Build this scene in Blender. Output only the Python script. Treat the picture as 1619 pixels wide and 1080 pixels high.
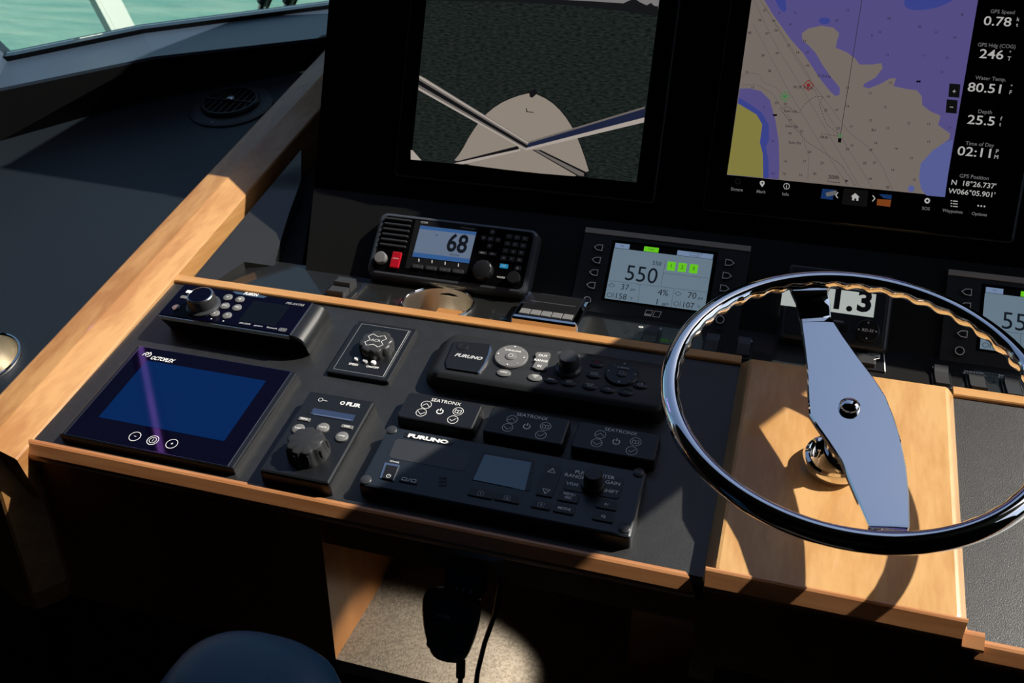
import bpy, math, random
import numpy as np
from mathutils import Matrix, Vector
random.seed(7)
for o in list(bpy.data.objects): bpy.data.objects.remove(o)
SC = bpy.context.scene
COL = SC.collection
R_ = math.radians

# ------------------------------------------------------------------ camera
F, CX, CY = 1529.5, 809.5, 540.0
def cam_rot(yaw, pitch, roll):
    cy, sy, cp, sp = math.cos(yaw), math.sin(yaw), math.cos(pitch), math.sin(pitch)
    f = np.array([-sy*cp, cy*cp, sp]); r = np.array([cy, sy, 0.0]); u = np.cross(r, f)
    c, s = math.cos(roll), math.sin(roll)
    return np.stack([c*r+s*u, -s*r+c*u, f])
CR = cam_rot(R_(16.8064), R_(-28.7523), R_(.2336))
CP = np.array([.91992, -.84436, .74460])
cam = bpy.data.cameras.new('camera'); camo = bpy.data.objects.new('camera', cam); COL.objects.link(camo)
cam.sensor_width = 36; cam.lens = 36*F/1619; cam.clip_start = .02; cam.clip_end = 2000
m = Matrix.Identity(4)
for i in range(3):
    m[i][0] = CR[0][i]; m[i][1] = CR[1][i]; m[i][2] = -CR[2][i]; m[i][3] = CP[i]
camo.matrix_world = m
SC.camera = camo
cam.dof.use_dof = True; cam.dof.focus_distance = 1.25; cam.dof.aperture_fstop = 11

# ------------------------------------------------------------------ light
SUN = Vector((.64, .255, .725)).normalized()
w = bpy.data.worlds.new('world'); SC.world = w; w.use_nodes = True
nt = w.node_tree; bg = nt.nodes['Background']
sky = nt.nodes.new('ShaderNodeTexSky'); sky.sky_type = 'NISHITA'; sky.sun_disc = False
sky.sun_elevation = math.asin(SUN.z); sky.sun_rotation = math.atan2(SUN.x, SUN.y)
sky.air_density = 1.0; sky.dust_density = 1.2; sky.ozone_density = .8
nt.links.new(sky.outputs[0], bg.inputs[0]); bg.inputs[1].default_value = .135
sl = bpy.data.lights.new('sun', 'SUN'); sl.energy = 6.6; sl.angle = R_(.6); sl.color = (1, .94, .84)
so = bpy.data.objects.new('sun', sl); COL.objects.link(so)
so.rotation_euler = SUN.to_track_quat('Z', 'Y').to_euler(); so.location = (3, 1, 4)
vs = SC.view_settings; vs.view_transform = 'Standard'; vs.look = 'None'; vs.exposure = 0; vs.gamma = 1; vs.use_curve_mapping = False

# ------------------------------------------------------------------ planes of the dash and pixel measuring
def ray(px, py): return CR.T @ np.array([(px-CX)/F, (CY-py)/F, 1.0])
class Plane:
    def __init__(s, P, tilt):
        s.P = np.array(P, float); t = R_(tilt); s.t = t
        s.u = np.array([0, math.cos(t), math.sin(t)]); s.n = np.array([0, -math.sin(t), math.cos(t)])
    def at(s, px, py, h=0):
        d = ray(px, py); k = ((s.P+s.n*h-CP)@s.n)/(d@s.n); W = CP+k*d
        return W[0]-s.P[0], (W-s.P)@s.u
    def w(s, a, b, h=0): return s.P+np.array([a, 0, 0])+b*s.u+h*s.n
D = Plane((0, 0, 0), 12.593)            # sloping vinyl console top
SH = Plane((0, 0, .062), 0)             # level switch shelf
FA = Plane((0, .484, .062), 46)         # instrument fascia
SP = Plane((0, .5877, .1694), 68.5)     # display panel
LV = Plane((0, 0, -.01), 13)            # vinyl dash top left of the beam
def rp(px, py, P, N):
    d = ray(px, py); N = np.array(N, float); k = ((np.array(P)-CP)@N)/(d@N); return CP+k*d
def onY(px, py, y): return rp(px, py, (0, y, 0), (0, 1, 0))
def onZ(px, py, z): return rp(px, py, (0, 0, z), (0, 0, 1))

# ------------------------------------------------------------------ materials
MT = {}
def srgb(r, g, b):
    return tuple(((c/255)/12.92 if c/255 <= .04045 else ((c/255+.055)/1.055)**2.4) for c in (r, g, b))
def mat(name, col, rough=.5, metal=0, coat=0, emit=None, es=1, spec=.5, bump=None, noise=None, coat_r=.05):
    m = bpy.data.materials.new(name); m.use_nodes = True; nt = m.node_tree; b = nt.nodes['Principled BSDF']
    b.inputs['Base Color'].default_value = (*col, 1); b.inputs['Roughness'].default_value = rough
    b.inputs['Metallic'].default_value = metal; b.inputs['Coat Weight'].default_value = coat
    b.inputs['Coat Roughness'].default_value = coat_r; b.inputs['Specular IOR Level'].default_value = spec
    if emit: b.inputs['Emission Color'].default_value = (*emit, 1); b.inputs['Emission Strength'].default_value = es
    tc = None
    if bump or noise: tc = nt.nodes.new('ShaderNodeTexCoord')
    if bump:
        n = nt.nodes.new('ShaderNodeTexNoise'); n.inputs['Scale'].default_value = bump[0]; n.inputs['Detail'].default_value = 3
        bp = nt.nodes.new('ShaderNodeBump'); bp.inputs['Strength'].default_value = bump[1]; bp.inputs['Distance'].default_value = .001
        nt.links.new(tc.outputs['Object'], n.inputs['Vector']); nt.links.new(n.outputs[0], bp.inputs['Height']); nt.links.new(bp.outputs[0], b.inputs['Normal'])
    if noise:   # (scale, colour2, lo, hi)  specks of dust or mottling
        n = nt.nodes.new('ShaderNodeTexNoise'); n.inputs['Scale'].default_value = noise[0]; n.inputs['Detail'].default_value = 4
        r = nt.nodes.new('ShaderNodeValToRGB'); r.color_ramp.elements[0].position = noise[2]; r.color_ramp.elements[1].position = noise[3]
        r.color_ramp.elements[0].color = (*col, 1); r.color_ramp.elements[1].color = (*noise[1], 1)
        nt.links.new(tc.outputs['Object'], n.inputs['Vector']); nt.links.new(n.outputs[0], r.inputs[0]); nt.links.new(r.outputs[0], b.inputs['Base Color'])
    MT[name] = m; return m
def wood(name, c1, c2, scale, coat=.6, rough=.35):
    m = mat(name, c1, rough, 0, coat, coat_r=.06); nt = m.node_tree; b = nt.nodes['Principled BSDF']
    tc = nt.nodes.new('ShaderNodeTexCoord'); mp = nt.nodes.new('ShaderNodeMapping'); mp.inputs['Scale'].default_value = scale
    n = nt.nodes.new('ShaderNodeTexNoise'); n.inputs['Scale'].default_value = 1; n.inputs['Detail'].default_value = 6; n.inputs['Distortion'].default_value = .6
    n2 = nt.nodes.new('ShaderNodeTexNoise'); n2.inputs['Scale'].default_value = 7; n2.inputs['Detail'].default_value = 3
    mx = nt.nodes.new('ShaderNodeMath'); mx.operation = 'MULTIPLY_ADD'; mx.inputs[1].default_value = .35
    r = nt.nodes.new('ShaderNodeValToRGB'); e = r.color_ramp.elements
    e[0].position = .54; e[1].position = .80; e[0].color = (*c2, 1); e[1].color = (*c1, 1)
    L = nt.links.new
    L(tc.outputs['Object'], mp.inputs[0]); L(mp.outputs[0], n.inputs['Vector']); L(mp.outputs[0], n2.inputs['Vector'])
    L(n2.outputs[0], mx.inputs[0]); L(n.outputs[0], mx.inputs[2]); L(mx.outputs[0], r.inputs[0]); L(r.outputs[0], b.inputs['Base Color'])
    return m
W1, W2 = (.62, .335, .125), (.48, .215, .066)
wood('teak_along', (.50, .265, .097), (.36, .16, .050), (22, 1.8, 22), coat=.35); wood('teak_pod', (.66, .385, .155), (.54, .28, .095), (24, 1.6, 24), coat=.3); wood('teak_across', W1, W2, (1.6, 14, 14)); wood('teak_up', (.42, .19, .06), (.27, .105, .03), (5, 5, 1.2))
wood('teak_trim', (.58, .27, .115), (.42, .165, .06), (1.6, 22, 22))
mat('vinyl', (.0145, .0155, .0165), .42, spec=.8, bump=(900, .35), noise=(60, (.019, .020, .021), .45, .7))
mat('navy_vinyl', (.005, .009, .014), .5, bump=(700, .3))
mat('gloss_black', (.0075, .0078, .0072), .45, coat=.7, noise=(900, (.09, .085, .07), .70, .76), coat_r=.04, spec=.3)
mat('panel_black', (.003, .003, .0035), .10, spec=.25)
mat('plastic', (.008, .009, .011), .36); mat('plastic_matt', (.014, .016, .0185), .5, bump=(1500, .15)); mat('plastic_grey', (.035, .038, .043), .34)
mat('radio_case', (.05, .056, .066), .22, coat=.5); mat('slate', (.012, .017, .024), .36, spec=.6)
mat('bezel', (.0025, .0025, .003), .12, spec=.25); mat('rubber', (.022, .023, .025), .5)
mat('key_black', (.010, .010, .011), .35); mat('key_grey', (.16, .16, .16), .45); mat('key_dark', (.035, .036, .038), .4)
mat('chrome', (.86, .87, .88), .035, 1); mat('satin_chrome', (.62, .63, .64), .22, 1); mat('steel', (.70, .66, .58), .36, 1); mat('dark_chrome', (.25, .25, .27), .15, 1)
mat('ink', (.88, .88, .86), .6); mat('ink_grey', (.48, .49, .50), .6); mat('ink_dim', (.16, .17, .18), .6); mat('ink_black', (.004, .004, .005), .6); mat('ink_red', (.25, .012, .015), .5)
mat('glass_navy', (.0015, .0012, .008), .04, spec=.09); mat('glass_blue', (.001, .010, .05), .05, emit=(.0002, .007, .045), es=.6, spec=.06)
mat('red_plastic', (.45, .008, .02), .25, coat=.4); mat('cyan_key', (.02, .25, .48), .35, emit=(.01, .16, .32), es=.6)
mat('white_paint', (.50, .49, .45), .4); mat('strip_reflection', (.42, .39, .34), .25); mat('mic_black', (.035, .038, .044), .3); mat('black_wall', (.003, .003, .0035), .7, spec=.2); mat('cabin_dark', (.008, .006, .005), .7, spec=.25)
mat('seat_blue', (.015, .075, .15), .45, bump=(500, .2)); mat('smoked', (.012, .012, .013), .05, coat=.5)
mat('sill', (.035, .055, .085), .42); mat('carpet', (.34, .30, .24), .95, bump=(420, 1.0), noise=(260, (.22, .19, .15), .4, .62))
def emi(name, rgb, s=1.0, gl=.0):
    c = srgb(*rgb); m = mat(name, (0.002, .002, .002), .3, emit=c, es=s, spec=.12); return m
for n, c in dict(map_beige=(114, 104, 98), map_purple=(82, 75, 128), map_blue=(56, 64, 134), map_light=(84, 92, 146), map_land=(126, 120, 62), map_line=(88, 80, 80), map_ink=(40, 36, 40),
                 scr_white=(170, 168, 166), scr_dim=(96, 96, 98), scr_dark=(14, 14, 15), scr_black=(3, 3, 4), scr_green=(70, 170, 40), scr_red=(120, 40, 36), scr_mgreen=(60, 120, 70),
                 lcd_pale=(96, 110, 132), lcd_blue=(48, 86, 138), lcd_ink=(16, 20, 28), lcd_mid=(96, 112, 140), lcd_white=(168, 174, 170), eng_pale=(100, 118, 132), eng_ink=(18, 24, 32), eng_line=(52, 62, 76), eng_green=(96, 190, 30), eng_tab=(110, 130, 160),
                 cam_deck=(140, 130, 120), cam_pale=(166, 156, 148), cam_dark=(18, 18, 20), cam_navy=(28, 34, 58), cam_grey=(104, 98, 94), cam_sky=(120, 116, 116), cam_land=(20, 22, 24), flir_lcd=(58, 74, 104), radar_lcd=(34, 48, 66), fus_lcd=(4, 10, 20), app_blue=(22, 48, 92), app_orange=(120, 62, 26)).items(): emi(n, c)
# camera picture water: emission with a ripple noise
cw = mat('cam_water', (.002, .002, .002), .3, spec=.12, emit=(.006, .010, .008), es=1)
nt = cw.node_tree; b = nt.nodes['Principled BSDF']; tc = nt.nodes.new('ShaderNodeTexCoord'); mp = nt.nodes.new('ShaderNodeMapping'); mp.inputs['Scale'].default_value = (110, 420, 1)
n = nt.nodes.new('ShaderNodeTexNoise'); n.inputs['Scale'].default_value = 1; n.inputs['Detail'].default_value = 6; r = nt.nodes.new('ShaderNodeValToRGB')
e = r.color_ramp.elements; e[0].position = .34; e[1].position = .80; e[0].color = (.0035, .0075, .0055, 1); e[1].color = (.026, .031, .029, 1)
nt.links.new(tc.outputs['Object'], mp.inputs[0]); nt.links.new(mp.outputs[0], n.inputs['Vector']); nt.links.new(n.outputs[0], r.inputs[0]); nt.links.new(r.outputs[0], b.inputs['Emission Color'])
# sea
sea = mat('sea', (.10, .30, .24), .25, spec=.3); nt = sea.node_tree; b = nt.nodes['Principled BSDF']; tc = nt.nodes.new('ShaderNodeTexCoord'); mp = nt.nodes.new('ShaderNodeMapping'); mp.inputs['Scale'].default_value = (.5, 1.6, 1)
n = nt.nodes.new('ShaderNodeTexNoise'); n.inputs['Scale'].default_value = 1.3; n.inputs['Detail'].default_value = 6; r = nt.nodes.new('ShaderNodeValToRGB'); e = r.color_ramp.elements
e[0].position = .35; e[1].position = .7; e[0].color = (.10, .265, .20, 1); e[1].color = (.25, .38, .29, 1)
bp = nt.nodes.new('ShaderNodeBump'); bp.inputs['Strength'].default_value = .5; bp.inputs['Distance'].default_value = .3
nt.links.new(tc.outputs['Object'], mp.inputs[0]); nt.links.new(mp.outputs[0], n.inputs['Vector']); nt.links.new(n.outputs[0], r.inputs[0]); nt.links.new(r.outputs[0], b.inputs['Base Color']); nt.links.new(n.outputs[0], bp.inputs['Height']); nt.links.new(bp.outputs[0], b.inputs['Normal'])
# window glass: mostly clear with a mirror share by angle
gm = bpy.data.materials.new('window_glass'); gm.use_nodes = True; nt = gm.node_tree; nt.nodes.clear()
o_ = nt.nodes.new('ShaderNodeOutputMaterial'); mx = nt.nodes.new('ShaderNodeMixShader'); tr = nt.nodes.new('ShaderNodeBsdfTransparent'); gl = nt.nodes.new('ShaderNodeBsdfGlossy'); fr = nt.nodes.new('ShaderNodeFresnel')
tr.inputs[0].default_value = (.86, .95, .92, 1); gl.inputs['Roughness'].default_value = .02; fr.inputs[0].default_value = 1.3
nt.links.new(fr.outputs[0], mx.inputs[0]); nt.links.new(tr.outputs[0], mx.inputs[1]); nt.links.new(gl.outputs[0], mx.inputs[2]); nt.links.new(mx.outputs[0], o_.inputs[0]); MT['window_glass'] = gm

# ------------------------------------------------------------------ mesh helpers
def mobj(name, V, Fc, mt, parent=None, smooth=False):
    me = bpy.data.meshes.new(name); me.from_pydata([tuple(map(float, v)) for v in V], [], Fc)
    if smooth:
        me.polygons.foreach_set('use_smooth', [True]*len(me.polygons))
        try: me.set_sharp_from_angle(angle=R_(38))
        except Exception: pass
    me.materials.append(MT[mt]); me.update()
    o = bpy.data.objects.new(name, me); COL.objects.link(o)
    if parent is not None: o.parent = parent
    return o
def rr(x0, x1, y0, y1, r, n=4):
    r = max(1e-5, min(r, (x1-x0)/2-1e-6, (y1-y0)/2-1e-6)); P = []
    for cx, cy, a0 in ((x1-r, y0+r, -90), (x1-r, y1-r, 0), (x0+r, y1-r, 90), (x0+r, y0+r, 180)):
        for k in range(n+1):
            a = R_(a0+90*k/n); P.append((cx+r*math.cos(a), cy+r*math.sin(a)))
    return P
def loft(rings, cap0=True, cap1=True):
    V = []; Fc = []; n = len(rings[0])
    for rg in rings: V += rg
    for i in range(len(rings)-1):
        for k in range(n):
            a = i*n+k; b = i*n+(k+1) % n; Fc.append((a, b, b+n, a+n))
    if cap0: Fc.append(tuple(range(n-1, -1, -1)))
    if cap1: Fc.append(tuple(range((len(rings)-1)*n, len(rings)*n)))
    return V, Fc
def disc_pts(x, y, rx, ry=None, n=28):
    ry = ry or rx; return [(x+rx*math.cos(2*math.pi*k/n), y+ry*math.sin(2*math.pi*k/n)) for k in range(n)]
class Thing:
    def __init__(s, name, label, cat, plane=None, a=0, b=0, h=0, group=None, kind=None, loc=None, rot=None):
        o = bpy.data.objects.new(name, None); COL.objects.link(o); s.o = o; s.pl = plane; s.a, s.b, s.h = a, b, h; o.empty_display_size = .03
        if plane is not None: o.location = plane.w(a, b, h); o.rotation_euler = (plane.t, 0, 0)
        elif loc is not None: o.location = loc; o.rotation_euler = rot or (0, 0, 0)
        if label: o['label'] = label
        if cat: o['category'] = cat
        if group: o['group'] = group
        if kind: o['kind'] = kind
    # pixel of a crop (x0, y0, scale) to local coordinates at local height z
    def q(s, cr, x, y, z=0):
        a, b = s.pl.at(cr[0]+x/cr[2], cr[1]+y/cr[2], s.h+z); return a-s.a, b-s.b
    def qs(s, cr, pts, z=0): return [s.q(cr, x, y, z) for x, y in pts]
    def mesh(s, name, V, Fc, mt, par=None, smooth=False): return mobj(name, V, Fc, mt, par or s.o, smooth)
    # rounded box in plane coordinates
    def rbox(s, name, mt, x0, x1, y0, y1, z0, z1, r=.002, b=.001, par=None, flare=0, n=4, loc=False):
        if not loc: x0 -= s.a; x1 -= s.a; y0 -= s.b; y1 -= s.b
        R = []
        R.append([(x, y, z0) for x, y in rr(x0-flare, x1+flare, y0-flare, y1+flare, r+flare, n)])
        R.append([(x, y, z1-b) for x, y in rr(x0, x1, y0, y1, r, n)])
        if b > 0:
            R.append([(x, y, z1-b*.3) for x, y in rr(x0+b*.3, x1-b*.3, y0+b*.3, y1-b*.3, max(r-b*.3, 1e-4), n)])
            R.append([(x, y, z1) for x, y in rr(x0+b, x1-b, y0+b, y1-b, max(r-b, 1e-4), n)])
        return s.mesh(name, *loft(R), mt, par)
    def lathe(s, name, mt, c, prof, par=None, n=32, flut=0, nf=0, smooth=True, cap=True):
        rings = []
        for i, (r, z) in enumerate(prof):
            rg = []
            for k in range(n):
                a = 2*math.pi*k/n; q = r*(1-(flut*max(0, math.cos(nf*a)) if flut and 0 < i < len(prof)-2 else 0))
                rg.append((c[0]+q*math.cos(a), c[1]+q*math.sin(a), z))
            rings.append(rg)
        return s.mesh(name, *loft(rings, cap, cap), mt, par, smooth)
    def prism(s, name, mt, pts, z0, z1, par=None):
        A = sum(pts[i][0]*pts[(i+1) % len(pts)][1]-pts[(i+1) % len(pts)][0]*pts[i][1] for i in range(len(pts)))
        if A < 0: pts = pts[::-1]
        return s.mesh(name, *loft([[(x, y, z0) for x, y in pts], [(x, y, z1) for x, y in pts]]), mt, par)
    def flat(s, name, mt, pts, z, par=None): return s.prism(name, mt, pts, z-.0003, z, par)
    def stroke(s, name, mt, lines, wd, z, par=None):     # list of (pts, closed)
        V = []; Fc = []
        for pts, cl in lines:
            n = len(pts); L = []
            for i in range(n):
                p = np.array(pts[i]); a = np.array(pts[(i-1) % n]) if (cl or i > 0) else None; c = np.array(pts[(i+1) % n]) if (cl or i < n-1) else None
                t = (c-p if a is None else (p-a if c is None else (c-p)/(np.linalg.norm(c-p)+1e-9)+(p-a)/(np.linalg.norm(p-a)+1e-9)))
                t = t/(np.linalg.norm(t)+1e-9); nn = np.array([-t[1], t[0]]); k = 1
                if a is not None and c is not None:
                    d = (c-p)/(np.linalg.norm(c-p)+1e-9); k = min(2.2, 1/max(.3, abs(d@t)))
                L.append((p-nn*wd/2*k, p+nn*wd/2*k))
            b0 = len(V)
            for l, r in L: V += [(l[0], l[1], z), (r[0], r[1], z)]
            for i in range(n if cl else n-1):
                a = b0+2*i; c = b0+2*((i+1) % n); Fc.append((a, c, c+1, a+1))
        return s.mesh(name, V, Fc, mt, par)
    def text(s, t, x, y, hgt, mt, z, par=None, al='CENTER', bold=0, shear=0, sx=1, name='lettering', rot=0, sp=1, wd=None):
        cu = bpy.data.curves.new('t', 'FONT'); cu.body = t; cu.size = hgt/.70; cu.align_x = al; cu.align_y = 'CENTER'
        cu.offset = bold*hgt; cu.shear = shear; cu.resolution_u = 3; cu.fill_mode = 'FRONT'; cu.space_character = sp
        to = bpy.data.objects.new('t', cu); me = bpy.data.meshes.new_from_object(to)
        bpy.data.objects.remove(to); bpy.data.curves.remove(cu)
        if wd: xs = [v.co.x for v in me.vertices]; sx = wd/(max(xs)-min(xs))
        c, sn = math.cos(rot), math.sin(rot)
        for v in me.vertices:
            X, Y = v.co.x*sx, v.co.y; v.co = (X*c-Y*sn+x, X*sn+Y*c+y, z)
        me.name = name; me.materials.clear(); me.materials.append(MT[mt])
        o = bpy.data.objects.new(name, me); COL.objects.link(o); o.parent = par or s.o; return o
    # text placed by crop pixel
    def tq(s, cr, x, y, t, hpx, mt, z, wpx=None, **k):
        if wpx: k['wd'] = wpx/cr[2]/F*float((s.pl.w(*s.pl.at(cr[0]+x/cr[2], cr[1]+y/cr[2], s.h+z), s.h+z)-CP)@CR[2])*1.06
        a, b = s.q(cr, x, y, z); a2, b2 = s.q(cr, x, y-hpx, z)
        return s.text(t, a, b, math.hypot(a2-a, b2-b)*.98, mt, z, **k)
def ring_stroke(x, y, r, ry=None, n=24, a0=0, a1=360):
    ry = ry or r; full = abs(a1-a0) >= 360
    m = n if full else n+1
    return ([(x+r*math.cos(R_(a0+(a1-a0)*k/n)), y+ry*math.sin(R_(a0+(a1-a0)*k/n))) for k in range(m)], full)
def copy_tree(o, parent=None):
    c = o.copy(); COL.objects.link(c)
    if parent is not None: c.parent = parent
    for ch in o.children: copy_tree(ch, c)
    return c
def smooth_closed(P, it=2):
    for _ in range(it):
        Q = []
        for i in range(len(P)):
            a, b = P[i], P[(i+1) % len(P)]
            Q += [(a[0]*.75+b[0]*.25, a[1]*.75+b[1]*.25), (a[0]*.25+b[0]*.75, a[1]*.25+b[1]*.75)]
        P = Q
    return P
def tube(pts, r, n=10, closed=False):
    P = [np.array(p, float) for p in pts]; rings = []; up = np.array([.3, .2, .93])
    for i, p in enumerate(P):
        t = P[min(i+1, len(P)-1)]-P[max(i-1, 0)]; t = t/np.linalg.norm(t)
        a = np.cross(t, up); a = a/np.linalg.norm(a); b = np.cross(t, a)
        rings.append([tuple(p+r*(math.cos(2*math.pi*k/n)*a+math.sin(2*math.pi*k/n)*b)) for k in range(n)])
    return loft(rings)
# ------------------------------------------------------------------ the setting
def setting(name, V, Fc, mt, label, cat, kind='structure', smooth=False):
    o = mobj(name, V, Fc, mt, None, smooth); o['label'] = label; o['category'] = cat
    if kind: o['kind'] = kind
    return o
def wbox(x0, x1, y0, y1, z0, z1):
    return loft([[(x0, y0, z0), (x1, y0, z0), (x1, y1, z0), (x0, y1, z0)], [(x0, y0, z1), (x1, y0, z1), (x1, y1, z1), (x0, y1, z1)]])
setting('water', [(-300, -60, -2.2), (200, -60, -2.2), (200, 500, -2.2), (-300, 500, -2.2)], [(0, 1, 2, 3)], 'sea', 'pale green sea water seen through the side window', 'water', 'stuff')
setting('floor', *wbox(-1.6, 2.4, -3, .62, -1.0, -.95), 'cabin_dark', 'dark cabin floor below the console', 'floor')
setting('ceiling', *loft([[(-1.7, -3, 1.35), (2.5, -3, 1.35), (2.5, .28, 1.35), (1.0, .33, 1.35), (-1.7, .33, 1.35)], [(-1.7, -3, 1.42), (2.5, -3, 1.42), (2.5, .28, 1.42), (1.0, .33, 1.42), (-1.7, .33, 1.42)]]), 'cabin_dark', 'dark cabin roof lining over the helm', 'ceiling')
setting('wall_back', *wbox(-1.7, 2.5, -3.06, -3, -1, 1.36), 'cabin_dark', 'dark rear cabin bulkhead behind the helm', 'wall')
setting('wall_left', *wbox(-1.7, -1.62, -3, .45, -1, 1.36), 'cabin_dark', 'dark port side cabin wall', 'wall')
setting('wall_right', *loft([[(2.3, -3, -1), (2.3, .9, -1), (2.3, .9, .30), (2.3, -.12, .30), (2.3, -.3, 1.36), (2.3, -3, 1.36)], [(2.38, -3, -1), (2.38, .9, -1), (2.38, .9, .30), (2.38, -.12, .30), (2.38, -.3, 1.36), (2.38, -3, 1.36)]]), 'cabin_dark', 'dark starboard cabin wall below the side window', 'wall')
setting('trim_1', *loft([[(x, .367-.864*t+dy, .748+.504*t+dz) for x, dy, dz in ((1.216-.1*t, 0, 0), (1.482-.1*t, 0, 0), (1.482-.1*t, .02, .035), (1.216-.1*t, .02, .035))] for t in (-.62, 1.2)]), 'cabin_dark', 'broad raked windscreen pillar right of the displays', 'pillar')

# side window, sill and wall beyond the left dash top
wb = [(-.95, .40, .075), (-.637, .695, .150), (-.433, .901, .198), (-.175, 1.062, .235), (.14, 1.26, .28)]
wt = [(-.93, .44, .215), (-.618, .710, .256), (-.385, .895, .295), (-.116, 1.109, .308), (.20, 1.36, .325)]
so_ = [(-1.15, .49, .235), (-.731, .886, .268), (-.536, 1.075, .30), (-.25, 1.41, .312), (.10, 1.80, .33)]
def strip_mesh(A, B, th=(0, 0, -.02)):
    n = len(A); V = list(A)+list(B)+[tuple(np.add(p, th)) for p in A]+[tuple(np.add(p, th)) for p in B]; Fc = []
    for i in range(n-1):
        Fc += [(i, i+1, n+i+1, n+i), (2*n+i+1, 2*n+i, 3*n+i, 3*n+i+1), (i+1, i, 2*n+i, 2*n+i+1), (n+i, n+i+1, 3*n+i+1, 3*n+i)]
    Fc += [(0, n, 3*n, 2*n), (n-1, 3*n-1, 4*n-1, 2*n-1)]
    return V, Fc
setting('wall_front', *strip_mesh(wb, wt, (-.015, .02, 0)), 'black_wall', 'black upright panel under the side window sill', 'wall')
win = Thing('window_1', 'side window with black gasket and blue grey sill left of the displays', 'window', loc=(-.6, .9, .25), kind='structure')
def wpart(name, V, Fc, mt, smooth=False):
    L = win.o.location; return mobj(name, [(v[0]-L[0], v[1]-L[1], v[2]-L[2]) for v in V], Fc, mt, win.o, smooth)
wpart('window_sill', *strip_mesh(wt, so_, (0, 0, -.006)), 'sill')
ga = [tuple(np.add(p, (.004, -.006, .010))) for p in so_]; gb = [tuple(np.add(p, (-.025, .03, .012))) for p in so_]
wpart('gasket', *strip_mesh(ga, gb, (0, 0, -.03)), 'bezel')
gl0 = [tuple(np.add(p, (-.012, .014, .012))) for p in so_]; gl1 = [tuple(np.add(p, (.10, -.25, .75))) for p in so_]
wpart('pane', *strip_mesh(gl0, gl1, (-.004, .005, 0)), 'window_glass')
pa, pb = np.array(onZ(10, 128, .25)), np.array(onZ(-40, 90, .25))
V = []
for base, top in (((0, 0, 0), (-.05, -.06, .42)),):
    A = [onZ(8, 134, .245), onZ(-46, 136, .245), onZ(-44, 70, .262), onZ(25, 88, .262)]
    wpart('corner_post', *loft([[tuple(p) for p in A], [tuple(np.add(p, (-.30, -.30, .62))) for p in A]]), 'sill')
# added rail and glowing violet strip, mirrored as a streak in the monitor glass
def refl(px, py, L):
    a, b = D.at(px, py, .0128); W = D.w(a, b, .0128); v = (CP-W)/np.linalg.norm(CP-W); r = 2*(v@D.n)*D.n-v; return W+r*L
ra, rb = refl(221, 543, 1.5), refl(256, 722, 1.5); rd = (rb-ra)/np.linalg.norm(rb-ra); ro = np.array([-.5, .35, .8])
setting('trim_2', *tube([ra-rd*.15+ro*.035, rb+rd*.5+ro*.035], .03, 12), 'cabin_dark', 'slim dark rail added to carry the violet strip', 'rail')
lsx = Thing('added_streak_strip', 'slim violet strip added for the streak mirrored in the touch monitor', 'lamp', loc=tuple(ra))
mat('violet_light', (.02, .01, .03), .4, emit=(.42, .16, .80), es=14)
lsx.mesh('tube', *tube([(0, 0, 0), tuple(rb-ra)], .008, 10), 'violet_light', smooth=True); lsx.mesh('end_cap', *tube([tuple(-rd*.012), tuple(rd*.004)], .010, 10), 'plastic')
# white stanchion and bright deck fittings outside
p0, p1 = onY(208, 70, 2.35), onY(140, -60, 2.35)
ax = (p1-p0)/np.linalg.norm(p1-p0); sd = np.cross(ax, [0, 1, 0]); sd /= np.linalg.norm(sd)
fn = np.cross(ax, np.cross([.62, -.30, .7], ax)); fn /= np.linalg.norm(fn); sd = np.cross(ax, fn); sd = sd if sd[0] > 0 else -sd
def beam_sec(p, wd, dp): return [tuple(p-sd*wd-fn*dp), tuple(p+sd*wd-fn*dp), tuple(p+sd*wd+fn*dp), tuple(p-sd*wd+fn*dp)]
st = Thing('deck_stanchion', 'white slanting post outside the side window', 'post', loc=tuple(p0-ax*.6))
L = np.array(st.o.location); q0, q1 = p0-ax*.6-L, p1+ax*.5-L
st.mesh('post', *loft([beam_sec(q0, .040, .015), beam_sec(q1, .042, .015)]), 'white_paint')
st.mesh('edge_strip', *loft([beam_sec(q0-sd*.052, .008, .02), beam_sec(q1-sd*.054, .008, .02)]), 'white_paint')
for i, (px, lab) in enumerate(((408, 'leaning chrome deck fitting, left of the pair outside the window'), (448, 'leaning chrome deck fitting, right of the pair beside the display panel'))):
    a, b_ = onY(px, 24, 1.62), onY(px+24, -36, 1.62)
    f = Thing('deck_fitting', lab, 'fitting', loc=tuple(a), group='chrome deck fittings outside the window')
    f.mesh('barrel', *tube([(0, 0, -.02), tuple((b_-a)*.45), tuple(b_-a)], .0125, 12), 'dark_chrome', smooth=True)
    f.mesh('collar', *tube([tuple((b_-a)*.32), tuple((b_-a)*.5)], .0175, 14), 'key_black', smooth=True)
    f.mesh('pin', *tube([tuple((b_-a)*.1+np.array([.02, 0, 0])), tuple((b_-a)*.7+np.array([.024, 0, 0]))], .004, 8), 'chrome', smooth=True)

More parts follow.
